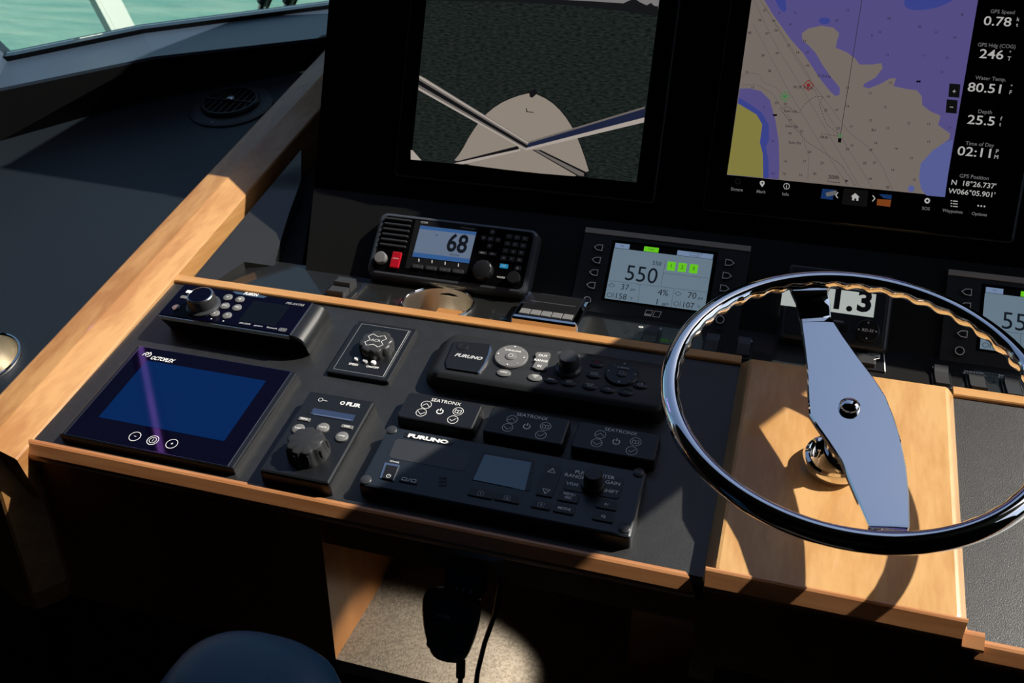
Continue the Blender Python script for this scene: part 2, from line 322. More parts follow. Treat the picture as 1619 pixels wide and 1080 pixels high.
# ------------------------------------------------------------------ the console
con = Thing('helm_console', 'black vinyl and varnished wood helm console carrying the instruments', 'console', loc=(.45, .1, -.28))
CL = np.array(con.o.location)
def cp(name, V, Fc, mt, smooth=False, label=None):
    o = mobj(name, [tuple(np.array(v)-CL) for v in V], Fc, mt, con.o, smooth)
    if label: o['label'] = label
    return o
def xext(pl, prof, x0, x1, s0=0, s1=0):       # profile [(u,h)] swept along x, ends skewed by s per unit u
    return loft([[tuple(pl.w(x1+s1*(u), u, h)) for u, h in prof], [tuple(pl.w(x0+s0*u, u, h)) for u, h in prof]])
def pprism(pl, pts, h0, h1):
    return loft([[tuple(pl.w(a, b, h0)) for a, b in pts], [tuple(pl.w(a, b, h1)) for a, b in pts]])
cp('vinyl_panel', *pprism(D, [(-.008, -.002), (.892, -.002), (.892, .362), (-.008, .362)], -.02, 0), 'vinyl')
cp('vinyl_panel', *pprism(D, [(1.155, -.010), (1.75, -.010), (1.75, .362), (1.155, .362)], -.02, 0), 'vinyl')
rs = [(.355, -.012), (.355, .0035), (.3565, .005), (.3705, .005), (.372, .0035), (.372, -.03)]
cp('rear_trim_strip', *xext(D, rs, -.020, .888), 'teak_across'); cp('rear_trim_strip', *xext(D, rs, 1.160, 1.75), 'teak_across')
ft = [(0, -.028), (0, .0015), (-.002, .003), (-.005, .003), (-.008, .0018), (-.0175, -.0095), (-.0190, -.013), (-.0190, -.018), (-.0165, -.0225), (-.011, -.028)]
cp('front_trim', *xext(D, ft, -.030, .868, 0, -.75), 'teak_trim')
cp('front_trim', *xext(D, [(u-.010, h) for u, h in ft], 1.168, 1.75, 0, 0), 'teak_trim')
# raised wooden pod under the wheel
def ring4(x0, x1, u0, u1, h, r=.004): return [tuple(D.w(a, b, h)) for a, b in rr(x0, x1, u0, u1, r, 4)]
cp('pod', *loft([ring4(.888, 1.160, -.010, .359, -.01), ring4(.888, 1.160, -.010, .359, .002), ring4(.8985, 1.1495, -.010, .342, .026), ring4(.9005, 1.1475, -.010, .3395, .029), ring4(.904, 1.144, -.010, .336, .030)]), 'teak_pod')
pf = [(0, -.012), (0, .0295), (-.001, .031), (-.003, .0312), (-.0055, .030), (-.0165, .0165), (-.0175, .0135), (-.0165, .008), (-.011, .000)]
cp('pod_trim', *xext(D, [(u-.0085, h) for u, h in pf], .889, 1.157, -.1, .25), 'teak_trim')
cp('pod_trim_step', *xext(D, [(u-.009, h*.55-.004) for u, h in pf], 1.153, 1.174, 0, 0), 'teak_trim')
cp('trim_gap_filler', *xext(D, [(0, -.03), (0, .0), (-.012, -.004), (-.012, -.03)], .872, .889), 'black_wall')
# shelf, fascia, side cheek
cp('switch_shelf', *wbox(-.03, 1.75, .355, .50, .045, .062), 'gloss_black')
cp('instrument_fascia', *pprism(FA, [(.155, -.01), (1.75, -.01), (1.75, .158), (.1254, .158)], -.03, 0), 'gloss_black')
A_, B_, E_ = np.array([-.004, .3635, .0815]), rp(476, 237, (-.006, 0, 0), (1, 0, 0)), np.array([.0929, .485, .062])
Nn = np.cross(B_-A_, E_-A_); Nn /= np.linalg.norm(Nn); Nn = Nn if Nn[0] > 0 else -Nn
ck = [rp(x, y, A_, Nn) for x, y in ((300, 446), (476, 237), (476, 285), (456, 340), (444, 379), (434, 421), (386, 414), (336, 448))]
cp('side_cheek', *loft([[tuple(p-np.array([0, 0, .07])) for p in ck], [tuple(p) for p in ck]]), 'gloss_black')
cp('recess_floor', *pprism(D, [(-.03, .50), (.16, .50), (.16, 1.45), (-.03, 1.45)], -.09, -.065), 'black_wall')
hs = [(.484, .0), (.5877, .1694), (.878, .909), (1.5, .909), (1.5, .0)]
cp('housing_side', *loft([[(.150, y, z) for y, z in hs], [(.128, y, z) for y, z in hs]]), 'panel_black')
cp('housing_top', *wbox(.150, 1.75, .90, 1.5, .85, .90), 'panel_black')
# side beam
BT = Plane((0, 0, 0), 13.8)
bs = [(-.0065, -.08), (-.0065, -.001), (-.0085, .002), (-.0430, .0205), (-.0455, .0217), (-.049, .022), (-.0865, .022), (-.0895, .021), (-.091, .018), (-.091, -.08)]
def bsec(u, k=0, s=1): return [tuple(BT.w(x, u+k*(h-.022), h)) for x, h in bs]
cp('side_beam', *loft([bsec(-.036), bsec(-.03), bsec(1.32)][::1]), 'teak_along')
lg = lambda z: [(-.095, -.046, z), (-.043, -.046, z), (-.039, -.044, z), (-.013, -.006, z), (-.013, .03, z), (-.085, .03, z)]
lg2 = lambda z: [(-.078, -.036, z), (-.050, -.036, z), (-.046, -.034, z), (-.024, -.002, z), (-.024, .02, z), (-.078, .02, z)]
cp('side_leg', *loft([lg2(-.285), lg(-.245), lg(-.006)]), 'teak_along')
# cabinet under the console, knee well
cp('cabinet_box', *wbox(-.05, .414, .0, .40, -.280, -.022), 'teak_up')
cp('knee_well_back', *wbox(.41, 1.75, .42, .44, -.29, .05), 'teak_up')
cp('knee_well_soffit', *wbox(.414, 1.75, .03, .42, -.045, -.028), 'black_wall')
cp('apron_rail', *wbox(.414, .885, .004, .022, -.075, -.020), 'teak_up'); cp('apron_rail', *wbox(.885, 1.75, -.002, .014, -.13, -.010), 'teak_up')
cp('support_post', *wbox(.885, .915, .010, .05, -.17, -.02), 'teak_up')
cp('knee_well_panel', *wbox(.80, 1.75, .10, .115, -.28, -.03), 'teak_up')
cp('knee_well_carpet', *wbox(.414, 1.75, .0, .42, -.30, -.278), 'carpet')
cp('side_cabinet', *wbox(-1.3, -.085, .02, .40, -.95, -.06), 'cabin_dark')
cp('toe_board', *wbox(-.12, 1.75, .02, .05, -.95, -.281), 'cabin_dark')
# small added lamp under the console, standing in for sun on the carpet
cl = Thing('added_carpet_lamp', 'small lamp added under the console in place of sun on the carpet', 'lamp', loc=(.86, .045, -.046))
cl.lathe('housing', 'satin_chrome', (0, 0), [(.022, 0), (.022, -.008), (.018, -.010)][::-1], n=24)
cl.lathe('lens', 'white_paint', (0, 0), [(.016, -.012), (.017, -.0098)], n=24)
ll = bpy.data.lights.new('added_carpet_bulb', 'SPOT'); ll.energy = 17; ll.spot_size = R_(34); ll.spot_blend = .6; ll.shadow_soft_size = .012; ll.color = (1, .9, .78)
lo = bpy.data.objects.new('added_carpet_bulb', ll); COL.objects.link(lo); lo.parent = cl.o; lo.location = (0, 0, -.016); lo.rotation_euler = (Vector((.86, .045, -.062))-Vector((.53, .035, -.29))).to_track_quat('Z', 'Y').to_euler()
# display panel with brow
dp = Thing('display_console', 'glossy black upright panel framing the two large displays', 'panel', SP, .86, 0, 0)
dp.mesh('panel_face', *loft([[(x-.86, y, z) for x, y in [(.127, 0), (1.75, 0), (1.75, .80), (.127, .80)]] for z in (-.11, 0)]), 'panel_black')
hd = [(.74, .745), (.80, .705), (1.08, .665), (1.75, .625), (1.75, .87), (.74, .87)]
dp_o = mobj('brow', *loft([[(x, y, .60) for x, y in hd], [(x, y, .63) for x, y in hd]]), 'panel_black')
dp_o.parent = dp.o; dp_o.matrix_parent_inverse = dp.o.matrix_basis.inverted() if False else Matrix.LocRotScale(dp.o.location, dp.o.rotation_euler, None).inverted()
# left dash top, its air vent and cup holder
bd = [LV.w(*LV.at(*p)) for p in ((-120, 262), (0, 223), (227, 159), (453, 118), (560, 100))]
lp = [tuple(p) for p in bd]+[tuple(LV.w(-.02, 1.3)), tuple(LV.w(-.02, -.03)), tuple(LV.w(-1.2, -.03)), tuple(LV.w(-1.2, .3))]
lp = [np.array(p) for p in lp]
setting('dash_top', *loft([[tuple(p-LV.n*.02) for p in lp], [tuple(p) for p in lp]][::-1]), 'navy_vinyl', 'dark navy vinyl dash top left of the wooden beam', 'dash')
vt = Thing('air_vent', 'black oval air vent set in the left dash top', 'vent', LV, -.2241, .932)
vt.lathe('flange', 'plastic_matt', (0, 0), [(.088, 0), (.088, .003), (.084, .0055), (.066, .0065), (.064, .0065)])
vt.lathe('bezel_ring', 'plastic', (0, 0), [(.060, .006), (.061, .012), (.058, .016), (.054, .016), (.052, .0075), (.0515, .007)], n=36)
for k in range(-3, 4):
    hw = math.sqrt(.054**2-(k*.0145)**2); vt.rbox('louvre', 'key_black', k*.0145-.0012, k*.0145+.0012, -hw, hw, .0065, .0145, .0005, .0004, loc=True)
vt.rbox('cross_bar', 'plastic_grey', -.053, .053, -.0015, .0015, .012, .0165, .0005, .0004, loc=True)
vt.lathe('thumb_knob', 'satin_chrome', (0, .004), [(.008, .012), (.009, .019), (.007, .021), (.001, .0215)], n=16)
for a in (150, 30, 270): vt.lathe('screw', 'dark_chrome', (.078*math.cos(R_(a)), .078*math.sin(R_(a))), [(.0025, .0055), (.0025, .0068), (.0005, .007)], n=10)
def cup(name, label, pl, a, b, r, depth, h=0):
    c = Thing(name, label, 'cup holder', pl, a, b, h, group='stainless cup holders')
    c.lathe('rim', 'chrome', (0, 0), [(r, 0), (r*1.005, .002), (r*.985, .0045), (r*.95, .005), (r*.925, .0035), (r*.915, .001), (r*.914, 0)], n=56, cap=False)
    n = 56; pr = [(r*.913, .003), (r*.895, -.004), (r*.885, -depth*.9), (r*.86, -depth*.98), (r*.80, -depth)]
    rings = [[(q*math.cos(2*math.pi*k/n), q*math.sin(2*math.pi*k/n), z) for k in range(n)] for q, z in pr]
    V, Fc = loft(rings, False, True); Fc = [tuple(f[::-1]) for f in Fc]
    c.mesh('bowl', V, Fc, 'steel', smooth=True)
    return c
cup('cup_holder', 'stainless steel cup holder in the shelf below the radio', SH, .4135, .4275, .0585, .075)
cup('cup_holder', 'stainless steel cup holder cut off by the left photo edge', LV, -.206, .128, .062, .075, .001)
def cut(o, V, Fc):
    c = mobj('cutter', V, Fc, 'black_wall'); md = o.modifiers.new('b', 'BOOLEAN'); md.object = c; md.operation = 'DIFFERENCE'; md.solver = 'EXACT'
    bpy.context.view_layer.update(); dg = bpy.context.evaluated_depsgraph_get()
    me = bpy.data.meshes.new_from_object(o.evaluated_get(dg)); o.modifiers.clear(); o.data = me; bpy.data.objects.remove(c)
def hole(o, pl, a, b, r, h0, h1):
    cut(o, *loft([[tuple(pl.w(x, y, h)) for x, y in disc_pts(a, b, r, n=56)] for h in (h0, h1)]))
hole(bpy.data.objects['switch_shelf'], SH, .4135, .4275, .0535, -.1, .05)
hole(bpy.data.objects['dash_top'], LV, -.206, .128, .0567, -.1, .05)
# crops used for measuring: (x0, y0, scale)
cA = (1080, 0, 2.842); cB = (480, 0, 2.571); cC = (400, 490, 3.6); cD = (540, 520, 2.891); cE = (570, 320, 5.397); cF = (240, 430, 5.397); cG = (660, 520, 4.0475)
cH = (860, 340, 2.891); cI = (0, 420, 3.0); cJ = (1380, 400, 4.155); cK = (1220, 430, 6.352); cL = (800, 440, 6.227); cM = (480, 420, 5.397); cN = (1080, 480, 7.36); cO = (1400, 560, 6.749)
# ---------------------------------------------------------------- left display: bow camera
t = Thing('marine_display', 'large display showing a camera view of the boat bow', 'display', SP, .497, .035, 0, group='large multifunction displays')
t.rbox('bezel', 'bezel', .279, .715, .037, .50, 0, .009, .006, .0015)
t.rbox('edge_frame', 'plastic_grey', .2775, .7165, .0355, .5015, 0, .0078, .007, .0005)
z = .0094
t.rbox('screen', 'cam_water', .306, .686, .065, .445, .0085, z, .0005, 0)
Q = lambda P: t.qs(cB, P, z)
def fl(nm, mt, P, k): t.flat(nm, mt, Q(P), z+.00025*k)
t.flat('picture_sky', 'cam_sky', [(-.191, .41), (.189, .41)]+Q([(1441, 36), (1330, 20), (1100, 4), (900, -4), (497, -6)]), z+.00025)
fl('picture_shore', 'cam_land', [(497, -18), (800, -14), (1000, -4), (1180, 6), (1300, 14), (1325, 2), (1345, -6), (1368, 10), (1395, 22), (1412, 12), (1425, 24), (1441, 26), (1440, 68), (1300, 46), (1080, 22), (800, 6), (497, 2)], 2)
bow = smooth_closed([(605, 662), (640, 620), (680, 545), (730, 475), (790, 425), (860, 393), (930, 376), (1000, 408), (1055, 460), (1100, 530), (1135, 615), (1168, 722), (900, 700)], 1)
fl('picture_bow', 'cam_dark', [((x-890)*1.012+890, (y-640)*1.016+640) for x, y in bow], 3)
fl('picture_deck', 'cam_deck', bow, 4)
fl('picture_hatch', 'cam_dark', [(905, 440), (908, 440), (910, 453), (936, 456), (936, 459), (906, 456)], 5)
fl('picture_cleat', 'cam_dark', [(918, 372), (945, 360), (950, 380), (930, 398), (920, 394)], 5)
for nm, mt, P, k in (('rail', 'cam_grey', [(472, 308), (495, 318), (915, 578), (905, 612), (468, 366)], 6), ('rail_stripe', 'cam_dark', [(470, 326), (912, 592), (908, 602), (470, 346)], 7), ('rail_stripe', 'cam_pale', [(468, 356), (906, 606), (905, 612), (468, 366)], 7), ('rail_stripe', 'cam_pale', [(472, 308), (480, 312), (915, 580), (914, 586), (472, 318)], 7),
                      ('rail', 'cam_navy', [(915, 576), (1387, 434), (1386, 478), (905, 602)], 6), ('rail_stripe', 'cam_pale', [(905, 602), (1386, 478), (1384, 498), (905, 612)], 7), ('rail_stripe', 'cam_grey', [(915, 576), (1387, 434), (1387, 442), (912, 584)], 7),
                      ('rail', 'cam_dark', [(870, 594), (880, 610), (640, 664), (600, 662)], 6), ('rail_stripe', 'cam_pale', [(880, 606), (884, 613), (650, 668), (612, 664)], 7),
                      ('rail', 'cam_dark', [(930, 610), (965, 610), (1150, 700), (1160, 722), (1110, 714)], 6), ('rail_stripe', 'cam_grey', [(940, 612), (955, 612), (1140, 704), (1140, 716), (1120, 714)], 7), ('rail', 'cam_pale', [(437, 610), (445, 612), (480, 652), (437, 649)], 6)):
    fl(nm, mt, P, k)
# ---------------------------------------------------------------- right display: chart
t = Thing('marine_display', 'large display showing a purple and beige sea chart', 'display', SP, 1.014, .035, 0, group='large multifunction displays')
t.rbox('bezel', 'bezel', .794, 1.234, .035, .50, 0, .009, .006, .0015)
t.rbox('edge_frame', 'plastic_grey', .7925, 1.2355, .0335, .5015, 0, .0078, .007, .0005)
t.rbox('screen', 'map_beige', .823, 1.134, .0905, .45, .0085, z, .0005, 0)
Q = lambda P: t.qs(cA, P, z)
S_ = lambda P, n=1: smooth_closed(P, n)
up = [(1343, -120)]
t.flat('chart_shallow', 'map_purple', [(-.165, .415)]+Q([(365, 0)]+[(400, 60), (450, 130), (490, 185), (540, 240), (580, 300), (620, 360), (660, 410), (685, 432), (703, 425), (704, 395), (660, 340), (625, 290), (597, 240), (565, 205), (537, 182), (533, 150), (565, 127), (620, 116), (675, 124), (702, 150), (690, 190), (686, 215), (735, 235), (772, 262), (793, 290), (850, 290), (890, 284), (897, 306), (865, 348), (815, 376), (808, 390), (835, 397), (880, 380), (930, 353), (957, 352), (945, 387), (1000, 399), (1050, 406), (1072, 432), (1075, 472), (1110, 500), (1157, 520), (1146, 562), (1200, 600), (1196, 625), (1120, 678), (1068, 735), (1060, 800), (1070, 850), (1092, 878), (1176, 886)])+[(.120, .0555), (.120, .415)], z+.00025)
fl('chart_shallow', 'map_light', [(1213, 628), (1175, 640), (1120, 678), (1068, 735), (1060, 800), (1070, 850), (1092, 878), (1176, 886)], 2)
fl('chart_shallow', 'map_purple', [(255, 398), (300, 397), (350, 410), (390, 450), (415, 540), (430, 640), (433, 750), (430, 806), (197, 786)], 1)
fl('chart_shore', 'map_blue', [(250, 438), (300, 468), (352, 505), (384, 560), (386, 630), (372, 660), (384, 720), (384, 801), (197, 786)], 2)
fl('chart_land', 'map_land', [(245, 464), (330, 515), (356, 560), (345, 640), (358, 690), (360, 799), (197, 785)], 3)
for P in ([(405, -20), (425, 25), (440, 48), (460, 57), (466, 30), (455, -20)], disc_pts(635, 94, 26, 15), [(1000, -20), (990, 25), (1020, 45), (1080, 46), (1160, 30), (1250, -20)]): fl('chart_shore', 'map_blue', S_(P), 3)
fl('chart_shallow', 'map_light', disc_pts(1025, 848, 15), 3)
def ln(P, wd=.0006, mt='map_line', k=4): t.stroke('chart_line', mt, [(Q(P), False)], wd, z+.00025*k)
ln([(320, 0), (360, 90), (420, 210), (520, 370), (640, 580), (770, 800), (790, 840)]); ln([(345, 0), (470, 190), (560, 330), (610, 450), (700, 600), (850, 845)]); ln([(368, 30), (480, 220), (570, 360), (660, 480), (740, 590), (830, 660), (890, 740), (940, 850)])
ln([(315, 110), (390, 250), (480, 420), (600, 620), (740, 835)]); ln([(265, 345), (300, 328), (340, 335), (360, 370), (420, 395), (440, 420)]); ln([(258, 382), (330, 380), (400, 420), (450, 490), (530, 600), (565, 700), (560, 810)])
t.stroke('heading_line', 'map_ink', [(Q([(812, -80), (803, 0), (706, 612)]), False)], .0008, z+.00025*5)
def dash(P):
    P = Q(P); out = []
    for a, b in zip(P[:-1], P[1:]):
        L_ = math.dist(a, b); m = max(1, int(L_/.004))
        for i in range(m):
            f0, f1 = i/m, (i+.55)/m; out.append(([(a[0]+(b[0]-a[0])*f0, a[1]+(b[1]-a[1])*f0), (a[0]+(b[0]-a[0])*f1, a[1]+(b[1]-a[1])*f1)], False))
    t.stroke('track_line', 'map_ink', out, .0007, z+.00025*5)
dash([(430, 490), (470, 480), (520, 510), (545, 470), (590, 434), (630, 435), (612, 470), (645, 560), (700, 605)]); dash([(440, 495), (500, 575), (560, 640), (640, 690), (710, 740), (775, 838)]); dash([(620, 602), (700, 612)])
fl('boat_mark', 'scr_black', [(697, 620), (712, 622), (709, 642), (695, 640)], 6); fl('boat_mark', 'scr_mgreen', [(700, 603), (712, 604), (710, 618), (698, 617)], 6)
for cx_, cy_, m1 in ((563, 384, 'scr_red'), (457, 434, 'scr_mgreen')):
    t.stroke('buoy_mark', m1, [(Q([(cx_, cy_-23), (cx_+23, cy_), (cx_, cy_+23), (cx_-23, cy_)]), True)], .0012, z+.00025*6); fl('buoy_mark', m1, disc_pts(cx_, cy_, 9), 6)
for x, y, s_ in ((367, 47, '21'), (344, 91, '34'), (405, 94, '18'), (418, 137, '36'), (299, 148, '40'), (377, 151, '37'), (476, 205, '21'), (422, 240, '39'), (358, 250, '39'), (514, 236, '14'), (557, 236, '17'), (388, 319, '38'), (288, 325, '31'), (557, 295, '14'), (312, 392, '13'), (651, 434, '14'), (641, 495, '22'), (688, 495, '19'), (738, 396, '13'), (738, 478, '14'), (839, 419, '13'), (907, 482, '13'), (931, 372, '15'), (842, 541, '15'), (919, 576, '13'), (1013, 554, '13'), (1103, 558, '13'), (754, 570, '17'), (697, 577, '23'), (760, 654, '21'), (737, 671, '20'), (864, 643, '14'), (956, 668, '14'), (1103, 637, '13'), (842, 674, '18'), (1025, 711, '15'), (861, 731, '21'), (816, 733, '22'), (940, 764, '14'), (568, 683, '20'), (544, 726, '17'), (624, 733, '27'), (591, 781, '30'), (458, 726, '14'), (453, 781, '12'), (527, 788, '19'), (840, 804, '24'), (919, 842, '20'), (1038, 808, '13'), (479, 600, '19'), (532, 590, '22'), (459, 468, '22'), (420, 463, '25'), (739, 47, '11'), (924, 83, '10'), (885, 144, '11'), (848, 161, '9'), (1062, 121, '10'), (1138, 146, '11'), (1220, 169, '10'), (918, 248, '11'), (1083, 250, '11'), (1187, 261, '11'), (1163, 324, '11'), (1254, 66, '8'), (690, 92, '12'), (504, 57, '11'), (432, 60, '7'), (482, 110, '8'), (1198, 574, '11'), (404, 780, '11'), (403, 634, '6'), (362, 483, '7'), (545, 185, '13'), (480, 540, '17')):
    t.tq(cA, x, y, s_, 11, 'map_ink', z+.0016, name='sounding', bold=.02)
for x, y, s_ in ((482, 500, 'Subm Obl'), (487, 568, 'Subm Obl'), (502, 642, 'Subm Pile'), (540, 394, 'Alt "8", Fl 4s 8s'), (632, 343, '"2", Fl 4 4s'), (856, 585, 'Bol'), (632, 617, '184.8x')):
    t.tq(cA, x, y, s_, 12, 'map_ink', z+.0016, sx=.85, bold=.015)
fl('chart_mark', 'scr_black', [(1047, 363), (1068, 363), (1064, 374), (1058, 368), (1050, 374)], 6); fl('chart_mark', 'scr_black', [(402, 514), (424, 514), (420, 522), (405, 522)], 6)
t.tq(cA, 677, 797, '200ft', 17, 'map_ink', z+.0016, bold=.02); t.stroke('scale_bar', 'map_ink', [(Q([(650, 810), (650, 816), (702, 822), (702, 816)]), False)], .0007, z+.0015); fl('arrow_mark', 'map_ink', [(723, 806), (743, 812), (727, 824), (730, 814)], 6)
for x, y, s_ in ((1218, 408, '+'), (1206, 479, '\u2212')):
    t.flat('zoom_key', 'scr_dark', Q([(x-22, y-32), (x+27, y-28), (x+22, y+32), (x-27, y+28)]), z+.0018); t.tq(cA, x, y+4, s_, 22, 'scr_white', z+.0021)
for x, y, s_, hp, sx in ((1436, 54, 'GPS Speed', 17, 1), (1413, 98, '0.78', 41, 1), (1409, 206, 'GPS Hdg (COG)', 17, 1), (1386, 246, '246', 41, 1), (1383, 354, 'Water Temp.', 17, 1), (1360, 398, '80.51', 41, 1), (1357, 503, 'Depth', 17, 1), (1340, 543, '25.5', 41, 1), (1333, 649, 'Time of Day', 17, 1), (1314, 686, '02:11', 41, 1), (1308, 796, 'GPS Position', 17, 1), (1305, 829, 'N  18\u00b026.737\'', 23, 1.05), (1297, 868, 'W066\u00b005.901\'', 23, 1.05)):
    t.tq(cA, x, y, s_, hp, 'scr_white' if hp > 20 else 'scr_dim', z, sx=sx*1.22 if hp > 30 else sx, bold=.012)
for x, y, a_, b_ in ((1503, 98, 'k', 't'), (1467, 250, '\u00b0', 'T'), (1473, 402, '\u00b0', 'F'), (1427, 545, 'f', 't'), (1409, 692, 'P', 'M')):
    t.tq(cA, x+2, y-11, a_, 18, 'scr_white', z); t.tq(cA, x-2, y+14, b_, 18, 'scr_white', z)
for x, y, s_ in ((242, 852, 'Engage'), (350, 862, 'Mark'), (460, 873, 'Info'), (1091, 938, 'SOS'), (1211, 950, 'Waypoints'), (1331, 963, 'Options')): t.tq(cA, x, y, s_, 14, 'scr_dim', z, bold=.03)
def qst(nm, mt, lines, wd): t.stroke(nm, mt, [(Q(p), c) for p, c in lines], wd, z+.0003)
qst('icon', 'scr_dark', [ring_stroke(246, 815, 11)], .0018)
fl('icon', 'scr_white', [(355, 841), (346, 828), (344, 820), (348, 814), (356, 812), (364, 815), (367, 822), (364, 830)], 2); fl('icon', 'scr_black', disc_pts(356, 822, 4), 3)
qst('icon', 'scr_white', [ring_stroke(465, 837, 13), ([(465, 834), (464, 845)], False), ([(466, 829), (466, 831)], False)], .0009)
t.flat('home_key', 'scr_dark', Q([(722, 846), (832, 858), (825, 930), (712, 918)]), z+.0003)
fl('icon', 'scr_white', [(773, 868), (793, 886), (788, 886), (787, 903), (778, 902), (778, 892), (769, 891), (769, 901), (759, 900), (760, 884), (754, 883)], 3)
t.flat('app_tile', 'app_blue', Q([(626, 848), (680, 853), (672, 898), (618, 892)]), z+.0003); fl('app_tile', 'scr_dim', [(640, 866), (690, 855), (688, 875), (645, 884)], 2)
t.flat('app_tile', 'app_orange', Q([(872, 895), (935, 898), (930, 930), (870, 922)]), z+.0003); fl('app_tile', 'app_blue', [(880, 872), (938, 876), (936, 896), (900, 890)], 2)
qst('icon', 'scr_white', [([(696, 864), (686, 877), (695, 890)], False), ([(852, 878), (862, 892), (850, 905)], False)], .0014)
qst('icon', 'scr_white', [(ring_stroke(1097, 902, 9)[0], True)], .0022)
for dy in (-12, 0, 12): qst('icon', 'scr_white', [([(1212, 915+dy), (1234, 917+dy)], False)], .0012); fl('icon', 'scr_white', disc_pts(1205, 914+dy, 3, n=8), 1)
for dx in (-14, 0, 14): fl('icon', 'scr_white', disc_pts(1340+dx, 926+dx*.1, 4, n=10), 1)
# ---------------------------------------------------------------- VHF radio
t = Thing('marine_radio', 'black marine radio with speaker grille, keypad and channel 68 on its screen', 'radio', FA, .406, .057, 0)
t.rbox('case', 'radio_case', .270, .545, .001, .113, 0, .020, .014, .005, flare=.002, n=6)
t.rbox('face', 'bezel', .280, .537, .010, .107, .0185, .0206, .008, .0004)
z = .0208
for i in range(6):
    y = 135+i*44; a, b = t.q(cE, 215-i*10, y, z); a2, b2 = t.q(cE, 440-i*10, y+22, z); t.rbox('grille_bar', 'plastic_grey', a, a2, b-.0022, b+.0018, .019, .0235, .0018, .0012, loc=True)
a, b = t.q(cE, 178, 480, z); t.lathe('knob', 'key_grey', (a, b), [(.0105, .018), (.0105, .027), (.009, .029), (.001, .0295)], n=24)
a, b = t.q(cE, 305, 495, z); t.rbox('distress_cover', 'red_plastic', a-.0085, a+.0075, b-.014, b+.014, .019, .024, .002, .0012, loc=True); t.text('DISTRESS', a, b+.002, .0018, 'ink', .0243)
P = t.qs(cE, [(470, 150), (1010, 205), (900, 610), (380, 560)], z); t.prism('screen_surround', 'key_black', P, .020, .0212)
t.prism('screen', 'lcd_pale', t.qs(cE, [(512, 198), (990, 255), (925, 520), (443, 462)], z), .0205, .0215)
t.flat('screen_bar', 'lcd_blue', t.qs(cE, [(512, 198), (990, 255), (983, 280), (505, 225)], .0218), .0218); t.flat('screen_bar', 'lcd_blue', t.qs(cE, [(453, 425), (935, 483), (925, 520), (443, 462)], .0218), .0218)
z2 = .0220
t.tq(cE, 825, 358, '68', 150, 'lcd_ink', z2, bold=.035, sx=.82); t.tq(cE, 800, 450, 'SHIP-SHIP', 14, 'lcd_ink', z2)
for i, s_ in enumerate(('18 26.737N', '66 05.901W', 'UTC 18:11')): t.tq(cE, 556-i*12, 365+i*26, s_, 15, 'lcd_mid', z2, sx=.95)
t.tq(cE, 650, 280, 'Hi', 15, 'lcd_ink', z2); t.tq(cE, 565, 245, '25W  INT', 12, 'lcd_mid', z2); t.flat('screen_divider', 'lcd_mid', t.qs(cE, [(672, 245), (675, 245), (655, 440), (652, 440)], z2), z2)
t.tq(cE, 545, 172, 'ICOM', 16, 'ink_grey', .0215, bold=.02); t.tq(cE, 915, 222, 'VHF MARINE IC-M605', 9, 'ink_grey', .0215)
def keyq(th, cr, x, y, hw, hh, z0, z1, mt='key_black', r=.0012, b=.0006, lab=None, lh=.0016, ink='ink', nm='key'):
    a, b_ = th.q(cr, x, y, z1); o = th.rbox(nm, mt, a-hw, a+hw, b_-hh, b_+hh, z0, z1, r, b, loc=True)
    if lab: th.text(lab, a, b_, lh, ink, z1+.0001, par=o, bold=.02)
    return o
for i in range(4): keyq(t, cE, 485+i*115, 545+i*14, .0088, .0032, .0195, .0235, 'key_dark', lab='\u2014', lh=.001)
for i, (x, y) in enumerate(((498, 495), (610, 507), (722, 521), (835, 537))): t.flat('tick_mark', 'ink', t.qs(cE, [(x-3, y-14), (x+4, y-14), (x+2, y+12), (x-4, y+12)], .0215), .0215)
for x, y, s_ in ((1125, 252, '\u25b2'), (1050, 302, '\u25c4'), (1110, 312, 'ENT'), (1172, 320, '\u25ba'), (1100, 370, '\u25bc')): keyq(t, cE, x, y, .0050 if s_ == 'ENT' else .0042, .0042, .0195, .0225, 'key_dark', .002, lab=s_ if s_ == 'ENT' else None)
for x, y, k in ((1125, 252, 0), (1050, 302, 1), (1172, 320, 3), (1100, 370, 2)):
    a, b = t.q(cE, x, y, .0227); rr_ = .0016; t.flat('arrow', 'ink', [(a+rr_*math.cos(R_(90+90*k+120*j)), b+rr_*math.sin(R_(90+90*k+120*j))) for j in range(3)], .0229)
keyq(t, cE, 1040, 430, .0068, .0028, .0195, .0225, 'key_dark', lab='MENU'); keyq(t, cE, 1125, 440, .0062, .0028, .0195, .0225, 'key_dark', lab='CLR')
kk = ['1', '2', '3', '4', '5', '6', '7', '8', '9', '16', '0', '26']
for i, s_ in enumerate(kk): keyq(t, cE, 1268+(i % 3)*67-(i//3)*16, 290+(i % 3)*9+(i//3)*61, .0050, .0040, .0195, .0225, 'key_dark', .001, lab=s_, lh=.0030)
keyq(t, cE, 1222, 542, .0068, .0036, .0195, .0225, 'cyan_key', lab='16/C', lh=.0024); keyq(t, cE, 1342, 560, .0052, .0040, .0195, .0225, 'key_dark')
a, b = t.q(cE, 1342, 560, .0228); t.stroke('icon', 'ink', [ring_stroke(a, b, .0016, n=12, a0=-230, a1=50), ([(a, b), (a, b+.002)], False)], .0004, .0229)
a, b = t.q(cE, 1040, 575, .028); t.lathe('selector_knob', 'key_black', (a, b), [(.0165, .018), (.0165, .029), (.015, .0315), (.0135, .032), (.0005, .0322)], n=48, flut=.05, nf=12)
a, b = t.q(cE, 1305, 640, .026); t.lathe('volume_knob', 'key_black', (a, b), [(.0105, .018), (.0105, .027), (.0095, .029), (.0005, .0292)], n=36, flut=.05, nf=10)
t.tq(cE, 1200, 640, 'VOL/SQL', 13, 'ink', .0215, bold=.02)
